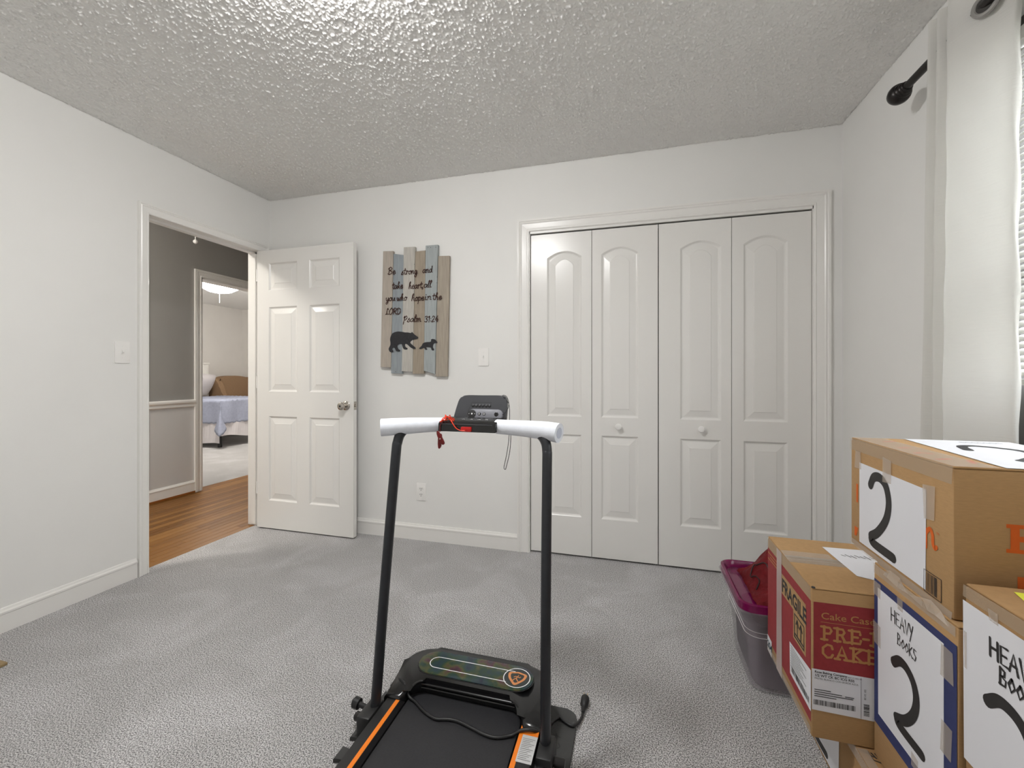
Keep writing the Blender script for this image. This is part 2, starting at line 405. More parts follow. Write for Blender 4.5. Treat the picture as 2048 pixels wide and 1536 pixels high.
struct(boxes('trim_4', [(KX0, KX0+.004, YB-.004, YB+WT, 0, KZ), (KX1-.004, KX1, YB-.004, YB+WT, 0, KZ), (KX0, KX1, YB-.004, YB+.012, KZ-.014, KZ), (KX0, KX1, YB+.012, YB+WT, KZ-.006, KZ)], TRIM),
       'white closet jamb and track header', 'trim')
box('strike_plate', XL-.018, XL+.002, DY0, DY0+.0015, .87, .93, CHROME, bpy.data.objects['trim_3'])

# ------------------------------------------------------------------ panelled doors
def hole_outline(p, d=0, n=10):
    """panel (x0,x1,z0,z1,rise) shrunk by d, counter-clockwise"""
    x0, x1, z0, z1, rise = p; a0, a1 = x0+d, x1-d
    out = [(a0, z0+d), (a1, z0+d)]
    for k in range(n+1):
        t = k/n; x = a1+(a0-a1)*t
        out.append((x, z1-d-rise*(1-(1-(2*t-1)**2))*1.0 if rise else z1-d))
    return out
def panel_leaf(name, wd, ht, th, panels, origin, ux, label, knob=None):
    """door leaf standing at origin, front face normal = ux x z; ring + raised field for every panel"""
    ux = Vector(ux); n = ux.cross(Z); o = Vector(origin)
    e = struct(thing(name, label, 'door', origin), label, 'door')
    V = []; F = []
    def vid(x, z, d=0): V.append(o+ux*x+Z*z+n*d); return len(V)-1
    xs = sorted({0, wd, *[q for p in panels for q in p[:2]]}); zs = sorted({0, ht, *[q for p in panels for q in p[2:4]]})
    for i in range(len(xs)-1):
        for j in range(len(zs)-1):
            cx, cz = (xs[i]+xs[i+1])/2, (zs[j]+zs[j+1])/2
            if any(p[0] < cx < p[1] and p[2] < cz < p[3] for p in panels): continue
            F.append((vid(xs[i], zs[j]), vid(xs[i+1], zs[j]), vid(xs[i+1], zs[j+1]), vid(xs[i], zs[j+1])))
    for p in panels:                       # spandrels above an arched panel
        if p[4]:
            top = hole_outline(p)[2:]
            for a, b in zip(top, top[1:]):
                F.append((vid(*b), vid(*a), vid(a[0], p[3]), vid(b[0], p[3])))
    b = [vid(0, 0, 0), vid(wd, 0, 0), vid(wd, ht, 0), vid(0, ht, 0), vid(0, 0, -th), vid(wd, 0, -th), vid(wd, ht, -th), vid(0, ht, -th)]
    F += [(b[4], b[7], b[6], b[5]), (b[0], b[4], b[5], b[1]), (b[1], b[5], b[6], b[2]), (b[2], b[6], b[7], b[3]), (b[3], b[7], b[4], b[0])]
    me = bpy.data.meshes.new('leaf'); me.from_pydata([tuple(v) for v in V], [], F); me.update()
    link('leaf', me, DOORP, e)
    for p in panels:
        rings = [(0, 0), (.004, -.003), (.009, -.0085), (.014, -.010), (.019, -.0095), (.050, -.0035), (.053, -.0015)]
        V2 = []; F2 = []; m = None
        for d, dep in rings:
            ol = hole_outline(p, d); m = len(ol)
            V2 += [o+ux*x+Z*z+n*dep for x, z in ol]
        for r in range(len(rings)-1):
            for k in range(m): F2.append((r*m+k, r*m+(k+1) % m, (r+1)*m+(k+1) % m, (r+1)*m+k))
        F2.append(tuple(range((len(rings)-1)*m, len(rings)*m)))
        me = bpy.data.meshes.new('panel'); me.from_pydata([tuple(v) for v in V2], [], F2); me.update()
        link('panel', me, DOORP, e)
    if knob:
        x, z = knob; k = o+ux*x+Z*z
        lathe('knob', [(.009, 0), (.008, .010), (.012, .014), (.017, .020), (.0185, .026), (.016, .031), (.009, .0335)], k, n, PLASTIC_W, e)
    return e
# closet leaves: the four sit side by side in the opening
edges = [KX0+.007, -.2255, .1575, .5475, KX1-.005]
lab = ['white bifold closet leaf at the far left of the closet, behind the treadmill handle', 'white bifold closet leaf with a round knob, left of the centre gap',
       'white bifold closet leaf with a round knob, right of the centre gap', 'white bifold closet leaf beside the right casing, above the red carton']
for i in range(4):
    a, b = edges[i]+(.0015 if i != 2 else .0035), edges[i+1]-.0015
    wd = b-a; c = wd/2; pw = .216/2
    kn = {1: (-.067-a, .80), 2: (.388-a, .80)}.get(i)
    off = {0: -.394, 1: -.061, 2: .386, 3: .716}[i]-a
    panel_leaf('door_%d' % (i+2), wd, KZ-.034, .032, [(off-pw, off+pw, .235, .74, 0), (off-pw, off+pw, .85, 1.875, .038)], (a, YB+.006, .012), X, lab[i], kn)
    bpy.data.objects['door_%d' % (i+2)]['group'] = 'bifold closet leaves'
# the open room door, swung against the back wall
dw = .815; a0 = -2.628
pan = [(.104, .352, 1.73, 1.93, 0), (.456, .704, 1.73, 1.93, 0), (.104, .352, 1.00, 1.612, 0), (.456, .704, 1.00, 1.612, 0), (.104, .352, .212, .822, 0), (.456, .704, .212, .822, 0)]
pan = [(p[0], p[1], p[2]-.012, p[3]-.012, 0) for p in pan]
d1 = panel_leaf('door_1', dw, 2.012, .035, pan, (a0, 2.497, .010), X, 'white six panel door standing open against the back wall')
kx, kz = a0+.757, .909
kn = lathe('door_knob', [(.031, 0), (.032, .004), (.027, .008), (.014, .011), (.012, .026), (.017, .034), (.025, .042), (.0275, .052), (.025, .060), (.017, .065)], (kx, 2.497, kz), -Y, CHROME, d1, 28)
kn['label'] = 'satin nickel door knob'
lathe('keyhole', [(.007, 0), (.007, .0012)], (kx, 2.497-.065, kz), -Y, BLACKM, kn, 12)
box('latch_plate', a0+dw, a0+dw+.0016, 2.503, 2.527, kz-.028, kz+.028, CHROME, d1)
lathe('latch_bolt', [(.008, 0), (.008, .008), (.005, .011)], (a0+dw, 2.515, kz), X, CHROME, d1, 12)
lathe('door_knob', [(.031, 0), (.027, .008), (.012, .011), (.012, .026), (.025, .042), (.0275, .052), (.017, .060)], (kx, 2.532, kz), Y, CHROME, d1, 24)
for z in (.25, 1.02, 1.80): lathe('hinge', [(.006, 0), (.006, .09)], (a0-.004, 2.500, z), Z, TRIM, d1, 10)

# ------------------------------------------------------------------ hall and far bedroom
HX = -4.00; BX0, BX1, BY0, BY1 = -7.65, HX-WT, 2.1, 6.9
OY0, OY1 = 3.158, 3.95
struct(boxes('wall_hall', [(HX-WT, HX, .4, OY0-.004, .85, H), (HX-WT, HX, OY0-.004, OY1+.004, 2.064, H), (HX-WT, HX, OY1+.004, 5.6, .85, H)], HALLG), 'dark grey upper hall wall beyond the doorway', 'wall')
struct(boxes('wall_hall_lower', [(HX-WT, HX, .4, OY0-.004, 0, .85), (HX-WT, HX, OY1+.004, 5.6, 0, .85)], WAINS), 'pale lower hall wall below the chair rail', 'wall')
struct(boxes('wall_hall_end', [(HX-WT, XL-WT, .28, .4, 0, H), (HX-WT, XL-WT, 5.6, 5.72, 0, H), (XL-WT, XL, YB+WT, 5.6, 0, H)], HALLG), 'grey end walls of the hall', 'wall')
struct(box('ceiling_hall', HX-WT, XL-WT, .28, 5.72, H, H+.1, WALL), 'plain hall ceiling', 'ceiling')
# chair rail
RAIL = [(0, .815), (.008, .815), (.012, .822), (.016, .824), (.014, .845), (.024, .853), (.028, .862), (.028, .876), (.020, .884), (0, .886)]
def rail(name, y0, y1):
    V = [Vector((HX+d, y, h)) for y in (y0, y1) for d, h in RAIL]; k = len(RAIL)
    F = [(i, (i+1) % k, k+(i+1) % k, k+i) for i in range(k)]+[tuple(range(k)), tuple(range(k, 2*k))]
    return struct(raw(name, V, F, TRIM), 'white chair rail along the grey hall wall', 'trim')
rail('trim_5', 2.66, OY0-.07)
casing('trim_6', ((HX, 0, 0), Y, Z), OY0, OY1, 2.06, .068, 'white casing around the far bedroom doorway')
casing('trim_7', ((HX, 0, 0), Y, Z), 1.80, 2.60, 2.04, .068, 'white casing of the neighbouring hall door')
struct(boxes('trim_8', [(HX-WT-.015, HX+.002, OY0-.0035, OY0+.014, 0, 2.063), (HX-WT-.015, HX+.002, OY1-.014, OY1+.0035, 0, 2.063), (HX-WT-.015, HX+.002, OY0, OY1, 2.046, 2.063)], TRIM), 'white jamb of the far bedroom doorway', 'trim')
baseboard('baseboard_hall', (HX, 2.67, .012), (HX, OY0-.07, .012), X, 'white baseboard along the hall wall')
box('shoe_moulding', HX, HX+.018, 2.67, OY0-.07, 0, .018, M('oak_shoe', (150, 92, 40), .5, n_scale=30, n_amt=.1), bpy.data.objects['baseboard_hall'])
panel_leaf('door_6', .79, 2.02, .035, pan, (HX-.02, 1.805, .012), Y, 'white closed door in the hall')
# oak strip floor, every board its own piece
sub = struct(box('floor_hall', HX-.11, XL-.055, .4, 5.6, -.06, -.014, DARK), 'oak strip floor of the hall', 'floor')
oaks = []
for i, c in enumerate([(134, 92, 44), (124, 84, 38), (144, 102, 52), (116, 77, 35), (130, 88, 41)]):
    oaks.append(M('oak_board_%d' % i, c, .42, n_scale=14, n_amt=.15, stretch=(9, .7, 1), spec=.16))
bw = .057; x = XL-.057; nb = 0
while x > HX-.1:
    y = .9+random.random()*.4
    while y < 4.6:
        L = random.choice((.45, .6, .75, .95, 1.2)); y2 = min(4.6, y+L)
        box('plank', x-bw+.0012, x, y, y2-.0012, -.014, -.001, oaks[random.randrange(5)], sub, .0012, 1)
        y = y2; nb += 1
    x -= bw
# far bedroom
struct(box('wall_bedroom_left', BX0-.1, BX0, BY0, BY1+.1, 0, H, BEDW), 'pale grey far bedroom wall behind the headboard', 'wall')
struct(box('wall_bedroom_back', BX0, BX1, BY1, BY1+.1, 0, H, BEDW), 'pale grey far bedroom wall beside the armchair', 'wall')
struct(box('wall_bedroom_front', BX0-.1, BX1, BY0-.1, BY0, 0, H, BEDW), 'pale grey far bedroom wall out of sight', 'wall')
struct(boxes('wall_bedroom_right', [(BX1-.012, BX1, BY0, OY0-.01, 0, H), (BX1-.012, BX1, OY1+.01, BY1, 0, H), (BX1-.012, BX1, OY0-.01, OY1+.01, 2.07, H)], BEDW), 'pale grey far bedroom wall around its doorway', 'wall')
struct(box('ceiling_bedroom', BX0, BX1, BY0, BY1, H, H+.1, CEIL), 'white ceiling of the far bedroom', 'ceiling')
carpet('floor_bedroom', BX0, HX-.11, BY0, BY1, 'grey carpet of the far bedroom')
carpet_fix = bpy.data.objects['floor_bedroom']
# far bedroom lamp
lf = thing('bedroom_ceiling_light', 'lit round white ceiling lamp with pull chain in the far bedroom', 'ceiling light', (-5.3, 4.44, H))
lathe('lamp_base', [(.20, 0), (.20, .03)], (-5.3, 4.44, H), -Z, PLASTIC_W, lf)
lathe('lamp_shade', [(.25, .03), (.26, .06), (.25, .11), (.21, .165), (.13, .21), (.05, .228), (.01, .23)], (-5.3, 4.44, H), -Z, LAMPGLASS2, lf, 32)
tube('pull_chain', [(-5.3, 4.44, H-.23), (-5.3, 4.44, H-.36)], .003, PLASTIC_W, lf, 6)
# attic pull cord in the hall
pc = thing('pull_cord', 'white pull cord with round bead hanging from the hall ceiling', 'pull cord', (-3.3, 2.56, H))
tube('cord', [(-3.3, 2.56, H), (-3.3, 2.56, 2.18)], .0035, PLASTIC_W, pc, 6)
lathe('bead', [(.004, -.016), (.013, -.010), (.017, 0), (.013, .010), (.004, .016)], (-3.3, 2.56, 2.168), Z, PLASTIC_W, pc, 16)
hl = thing('hall_fill_light', 'added unseen fill lamp on the hall ceiling', 'ceiling light', (-3.3, 1.3, H))  # unseen lamp, added only to brighten the hall
lathe('lamp_base', [(.13, 0), (.13, .02)], (-3.3, 1.3, H), -Z, PLASTIC_W, hl)
lathe('lamp_shade', [(.14, .02), (.14, .04), (.11, .07), (.05, .09), (.01, .092)], (-3.3, 1.3, H), -Z, FILLGLASS, hl)
# bed
bx0, bx1, by0, by1 = -7.56, -5.97, 5.02, 6.00
bed = thing('bed', 'white twin bed with pale blue quilt in the far bedroom', 'bed', (-6.8, 5.5, 0))
def post(y):
    b = boxes('headboard_post', [(bx0-.04, bx0+.05, y-.045, y+.045, 0, 1.30)], TRIM, bed, .004)
    box('post_cap', bx0-.055, bx0+.065, y-.055, y+.055, 1.305, 1.335, TRIM, b, .004)
post(by1+.03); post(by0-.02)
box('headboard_panel', bx0-.01, bx0+.02, by0, by1, .40, 1.26, TRIM, bed, .004)
box('mattress', bx0+.06, bx1-.015, by0+.015, by1-.015, .36, .70, M('white_mattress', (220, 218, 216), .9, n_scale=5, n_amt=.02), bed, .04, 3)
for x, y in ((bx0+.2, by0+.07), (bx1-.1, by0+.07), (bx0+.2, by1-.07), (bx1-.1, by1-.07)): boxes('leg', [(x-.02, x+.02, y-.02, y+.02, 0, .36)], BLACKM, bed)
def skirt(pts, zb, zt, name):
    P = cr(pts, 10); V = []; F = []
    for i, p in enumerate(P):
        d = .012*math.sin(i*1.1)
        V.append((p.x+d*.6, p.y-abs(d)*.5, zb(i/len(P)))); V.append((p.x, p.y, zt))
    for i in range(len(P)-1): F.append((2*i, 2*i+2, 2*i+3, 2*i+1))
    o = flat(name, V, F, SKIRT, bed); md = o.modifiers.new('thickness', 'SOLIDIFY'); md.thickness = .006
    return o
skirt([(bx0+.1, by0-.01, 0), (-6.8, by0-.012, 0), (-6.3, by0-.015, 0), (bx1-.02, by0-.01, 0)], lambda t: .07+.01*math.sin(t*9), .40, 'bed_skirt')
skirt([(bx1+.01, by0-.005, 0), (bx1+.02, 5.35, 0), (bx1+.015, 5.7, 0), (bx1+.01, by1, 0)], lambda t: .16+.03*math.sin(t*7+1), .40, 'bed_skirt')
# quilt: draped sheet with a pointed corner
V = []; F = []; nu, nv = 64, 64
for i in range(nu+1):
    for j in range(nv+1):
        u = i/nu; v = j/nv
        x = bx0+.45+(bx1-bx0-.45+.36)*u; y = by0-.36+(by1-by0+.72)*v; z = .735
        ox = max(0, x-bx1-.0); oy = max(0, by0-y); oy2 = max(0, y-by1)
        fl = .0
        if ox > 0: x = bx1+.03+.02*math.sin(v*30)*min(1, ox*8)*.5; z -= ox
        if oy > 0: y = by0-.03-.02*math.sin(u*26)*min(1, oy*8)*.5; z -= oy*(1 if ox == 0 else .62)
        if oy2 > 0: y = by1+.03; z -= oy2*(1 if ox == 0 else .62)
        if ox > 0 and oy > 0:                  # the hanging corner point
            mn_, w_ = min(ox, oy), (ox-oy)/.36
            x = bx1+.03+.30*mn_-(1.2*mn_*-w_ if w_ < 0 else 0); y = by0-.03-.30*mn_+(1.2*mn_*w_ if w_ > 0 else 0)
            z = .735-max(ox, oy)-.48*mn_
        z += .008*math.sin(x*70)*math.sin(y*70)
        V.append((x, y, max(z, .14)))
for i in range(nu):
    for j in range(nv): k = i*(nv+1)+j; F.append((k, k+1, k+nv+2, k+nv+1))
q = raw('quilt', V, F, QUILT, bed, True, 80); md = q.modifiers.new('thickness', 'SOLIDIFY'); md.thickness = .012
def pillow(name, c, sx, sy, sz, rx, mat, parent=None):
    V = []; F = []; n, m = 16, 24
    R = Matrix.Rotation(rx, 3, 'Y')
    for i in range(n+1):
        ph = -math.pi/2+math.pi*i/n
        for j in range(m):
            th = 2*math.pi*j/m; ct, st = math.cos(th), math.sin(th); k = 1/max(abs(ct), abs(st))**.75
            p = Vector((sx*ct*k*math.cos(ph)**.6*.9, sy*st*k*math.cos(ph)**.6*.9, sz*math.sin(ph)))
            V.append(Vector(c)+R @ p)
    for i in range(n):
        for j in range(m): F.append((i*m+j, i*m+(j+1) % m, (i+1)*m+(j+1) % m, (i+1)*m+j))
    return raw(name, V, F, mat, parent, True, 80)
pw_ = pillow('pillow', (bx0+.24, 5.66, .93), .25, .36, .11, -1.0, SKIRT)
tag(pw_, 'white pillow leaning on the headboard of the far bed', 'pillow')
# armchair behind the bed
ac = thing('armchair', 'tan upholstered armchair behind the far bed', 'armchair', (-7.2, 6.46, 0))
def slab(name, pts, x0, x1): return prism(name, pts, ((x1, 0, 0), Y, Z), x0-x1, BURLAP, ac, 0) 
top = cr([(6.16, .45), (6.16, .98), (6.20, 1.05), (6.30, 1.085), (6.46, 1.095), (6.62, 1.085), (6.78, 1.05), (6.86, .98), (6.86, .45)], 6)
prism('backrest', [(p.x, p.y) for p in top], ((-7.52, 0, 0), Y, Z), .16, BURLAP, ac, .03, True)
for s, y in ((-1, 6.13), (1, 6.82)):
    prism('arm', [(p.x, p.y) for p in cr([(-7.5, .2), (-6.85, .2), (-6.82, .55), (-7.0, .66), (-7.2, .70), (-7.32, .95), (-7.5, 1.02)], 5, True)], ((0, y+.07, 0), X, Z), .09, BURLAP, ac, .02, True)
box('seat', -7.4, -6.85, 6.20, 6.80, .2, .50, BURLAP, ac, .04, 3)
for x, y in ((-7.4, 6.22), (-6.9, 6.22), (-7.4, 6.8), (-6.9, 6.8)): box('leg', x-.02, x+.02, y-.02, y+.02, 0, .2, M('dark_wood', (70, 48, 34), .5, n_scale=20, n_amt=.1), ac)

# ------------------------------------------------------------------ room lamp (just above the frame)
rl = thing('room_ceiling_light', 'lit flush dome lamp at the middle of the ceiling', 'ceiling light', (-.86, .88, H))
lathe('lamp_base', [(.17, 0), (.17, .02)], (-.86, .88, H), -Z, CHROME, rl, 32)
lathe('lamp_shade', [(.155, .02), (.16, .04), (.14, .08), (.10, .105), (.05, .118), (.01, .12)], (-.86, .88, H), -Z, LAMPGLASS, rl, 32)

# ------------------------------------------------------------------ window, blind, curtain
wn = struct(thing('window_1', 'dark framed window behind the white blind', 'window', (XR, (WY0+WY1)/2, WZ0)), 'dark framed window behind the white blind', 'window')
boxes('window_frame', [(XR+.03, XR+WT, WY0, WY0+.05, WZ0, WZ1), (XR+.03, XR+WT, WY1-.05, WY1, WZ0, WZ1), (XR+.03, XR+WT, WY0, WY1, WZ0, WZ0+.05), (XR+.03, XR+WT, WY0, WY1, WZ1-.05, WZ1)], WINF, wn)
box('sash_rail', XR+.065, XR+.10, WY0+.05, WY1-.05, 1.40, 1.44, WINF, wn, .003)
box('pane', XR+.085, XR+.089, WY0+.05, WY1-.05, 1.44, WZ1-.05, GLASS, wn)
box('pane', XR+.075, XR+.079, WY0+.05, WY1-.05, WZ0+.05, 1.40, GLASS, wn)
box('insect_screen', XR+.105, XR+.107, WY0+.05, WY1-.05, WZ0+.05, 1.085, SCREEN, wn)
box('window_sill', XR-.03, XR+.06, WY0-.03, WY1+.03, WZ0-.025, WZ0, TRIM, wn, .004)
bl = thing('window_blind', 'white horizontal slat blind, half lowered in the window', 'blind', (XR+.03, (WY0+WY1)/2, 2.12))
box('headrail', XR+.008, XR+.05, WY0+.012, WY1-.012, 2.085, 2.125, BLIND, bl, .003)
z = 2.072; s0 = None
while z > 1.125:
    if s0 is None:
        zc = 0; n = 5; V = []; F = []
        for k in range(n+1):
            t = -1+2*k/n; dx = .0125*t; dz = .0035*(1-t*t)
            a = math.radians(48); V += [(dx*math.cos(a)-dz*math.sin(a), WY0+.016, dx*math.sin(a)+dz*math.cos(a)), (dx*math.cos(a)-dz*math.sin(a), WY1-.016, dx*math.sin(a)+dz*math.cos(a))]
        for k in range(n): F.append((2*k, 2*k+1, 2*k+3, 2*k+2))
        s0 = flat('slat', V, F, BLIND, bl); s = s0
        for p_ in s0.data.polygons: p_.use_smooth = True
    else:
        s = s0.copy(); C.objects.link(s); s.parent = bl
    s.matrix_parent_inverse = parent_inv(bl); s.location = (XR+.03, 0, z)
    z -= .0205
box('bottom_rail', XR+.018, XR+.042, WY0+.014, WY1-.014, 1.092, 1.110, BLIND, bl, .003)
for y in (WY0+.12, (WY0+WY1)/2, WY1-.12): tube('ladder_cord', [(XR+.017, y, 2.09), (XR+.017, y, 1.10)], .0009, BLIND, bl, 5)

RODX, RODZ = .985, 2.188
rod = thing('curtain_rod', 'dark bronze curtain rod with ribbed ball finial', 'curtain rod', (RODX, 1.0, RODZ))
tube('rod', [(RODX, .50, RODZ), (RODX, 1.905, RODZ)], .0135, BRONZE, rod, 16)
fin = [(.015, 0), (.019, .003), (.019, .006), (.016, .009), (.022, .012), (.023, .016), (.020, .019), (.027, .023), (.0285, .027), (.026, .030), (.033, .035), (.0365, .046), (.0365, .056), (.033, .068), (.025, .079), (.013, .087), (.002, .089)]
lathe('finial', fin, (RODX, 1.90, RODZ), Y, BRONZE, rod, 32, 70)
lathe('finial', fin, (RODX, .505, RODZ), -Y, BRONZE, rod, 24, 70)
for y in (.66, 1.70):
    br = tube('bracket', [(XR, y, RODZ-.03), (XR-.04, y, RODZ-.03), (RODX, y, RODZ-.018)], .006, BRONZE, rod, 8)
    lathe('bracket_plate', [(.022, 0), (.022, .004), (.015, .007)], (XR, y, RODZ-.03), -X, BRONZE, br, 20)
ct = thing('curtain', 'white linen grommet curtain panel hanging at the window', 'curtain', (.98, 1.55, .04))
path = cr([(1.045, 1.765, 0), (.985, 1.752, 0), (.956, 1.735, 0), (.978, 1.717, 0), (1.0, 1.712, 0), (.978, 1.706, 0), (.955, 1.690, 0), (.978, 1.672, 0), (1.0, 1.667, 0), (.975, 1.660, 0),
           (.953, 1.640, 0), (.957, 1.615, 0), (.970, 1.584, 0), (.985, 1.556, 0), (1.000, 1.530, 0), (1.013, 1.507, 0), (1.024, 1.497, 0), (1.040, 1.505, 0)], 6)
ZT = 2.295; V = []; F = []; nz = 60; m = len(path)
for i, p in enumerate(path):
    s = i/(m-1)
    for k in range(nz+1):
        z = .04+(ZT-.04)*k/nz; f = 1-(z-.04)/(ZT-.04)
        y = p.y+(p.y-1.50)*.30*f; x = p.x+(.985-p.x)*.18*f+.004*math.sin(z*5+s*9)*f
        x += .0035*math.sin(z*23+s*14)*math.sin(s*21) if s > .55 else 0
        V.append((x, y, z))
for i in range(m-1):
    for k in range(nz): a = i*(nz+1)+k; F.append((a, a+nz+1, a+nz+2, a+1))
cp = raw('cloth', V, F, CURT, ct, True, 80)
for y, xx, tl in ((1.538, .986, .1),):
    g = Vector((xx-.004, y, RODZ-.003)); nn = Vector((-1, -.50, 0)).normalized()
    lathe('grommet', [(.0215, -.004), (.0215, .004), (.024, .0062), (.031, .0055), (.034, .002), (.034, -.002), (.024, -.004)], g, nn, STEEL, ct, 28)
    lathe('grommet_hole', [(.0214, .0005), (.0214, .0030)], g, nn, M('grommet_shadow_gap', (60, 58, 55), .7, n_scale=20, n_amt=.05), ct, 28)
# ------------------------------------------------------------------ switches and outlet
def switch(fr, cx, cz, label):
    o, ux, uz = Vector(fr[0]), Vector(fr[1]), Vector(fr[2]); n = ux.cross(uz)
    t = thing('light_switch', label, 'light switch', o+ux*cx+uz*cz, 'toggle light switches')
    prism('plate', rrect(cx-.035, cx+.035, cz-.058, cz+.058, .004), fr, .006, PLASTIC_W, t, .003)
    tg = prism('toggle', rect(cx-.005, cx+.005, cz-.012, cz+.012), (o+n*.0055, ux, uz), .003, PLASTIC_W, t)
    prism('lever', [(cx-.004, cz-.002), (cx+.004, cz-.002), (cx+.0035, cz+.010), (cx-.0035, cz+.010)], (o+n*.008, ux, uz), .008, PLASTIC_W, tg, .001)
    for dz in (-.030, .030): lathe('screw', [(.0035, 0), (.003, .0012)], o+ux*cx+uz*(cz+dz)+n*.006, n, PLASTIC_W, t, 10)
switch(FLP, 1.643, 1.242, 'white toggle light switch on the left wall beside the doorway')
switch(FB, -.919, 1.236, 'white toggle light switch on the back wall between sign and closet')
ot = thing('wall_outlet', 'white double wall outlet low on the back wall', 'outlet', (-1.366, YB, .27))
prism('plate', rrect(-1.401, -1.331, .268, .383, .004), FB, .006, PLASTIC_W, ot, .003)
for cz in (.345, .306):
    f = prism('socket', rrect(-1.383, -1.349, cz-.014, cz+.014, .009), ((0, YB-.006, 0), X, Z), .0015, PLASTIC_W, ot)
    for dx in (-.0065, .0065): sheet('slot', rect(-1.366+dx-.0014, -1.366+dx+.0014, cz-.001, cz+.008), ((0, YB-.0075, 0), X, Z), BLACKP, f)
    sheet('slot', circ(-1.366, cz-.0075, .0026, 10), ((0, YB-.0075, 0), X, Z), BLACKP, f)

# ------------------------------------------------------------------ wooden sign
def onback(u, v, yp):
    c, s = math.cos(YAW), math.sin(YAW); a = (u-1024)/FPX; b = -(v-748.35)/FPX; t = yp/(c+a*s)
    return (t*(-s+a*c), CAMH+t*b)
def sg(x, y): return onback(730+x/5.12, 470+y/5.12, YB-.032)
sign = thing('wooden_sign', 'weathered plank sign with painted verse and two bears on the back wall', 'sign', (-1.42, YB, 1.10))
pl = [([(183, 165), (287, 163), (262, 1357), (155, 1352)], (180, 170, 158), .030), ([(287, 190), (340, 196), (393, 203), (375, 1420), (260, 1415)], (150, 157, 161), .026),
      ([(396, 125), (512, 120), (487, 1403), (375, 1395)], (190, 186, 178), .032), ([(512, 168), (617, 155), (600, 1422), (485, 1422)], (162, 150, 134), .028),
      ([(620, 108), (745, 98), (717, 1425), (600, 1390)], (166, 172, 172), .031), ([(745, 213), (862, 210), (838, 1450), (717, 1450)], (168, 158, 144), .027)]
for i, (q, col, th) in enumerate(pl):
    P = [sg(*a) for a in q][::-1]; cx = sum(a[0] for a in P)/len(P)
    P = [(cx+(a[0]-cx)*.985, a[1]) for a in P]
    pm = M('weathered_plank_paint_%d' % i, col, .85, n_scale=9, n_amt=.10, stretch=(10, 10, 1), b_scale=60, b_str=.15)
    prism('plank', P, ((0, YB-.008, 0), X, Z), th-.008, pm, sign, .0012, seg=1)
for z in (1.25, 1.80): box('batten', -1.60, -1.22, YB-.0085, YB-.0005, z-.02, z+.02, CARD2, sign)
for q in ((672, 128), (725, 125), (645, 128), (313, 1398), (505, 300), (738, 430), (735, 490)):
    x, zz = sg(*q); lathe('nail', [(.0022, 0), (.0018, .001)], (x, YB-.0315, zz), -Y, BLACKM, sign, 8)
SF = ((0, YB-.0325, 0), X, Z)
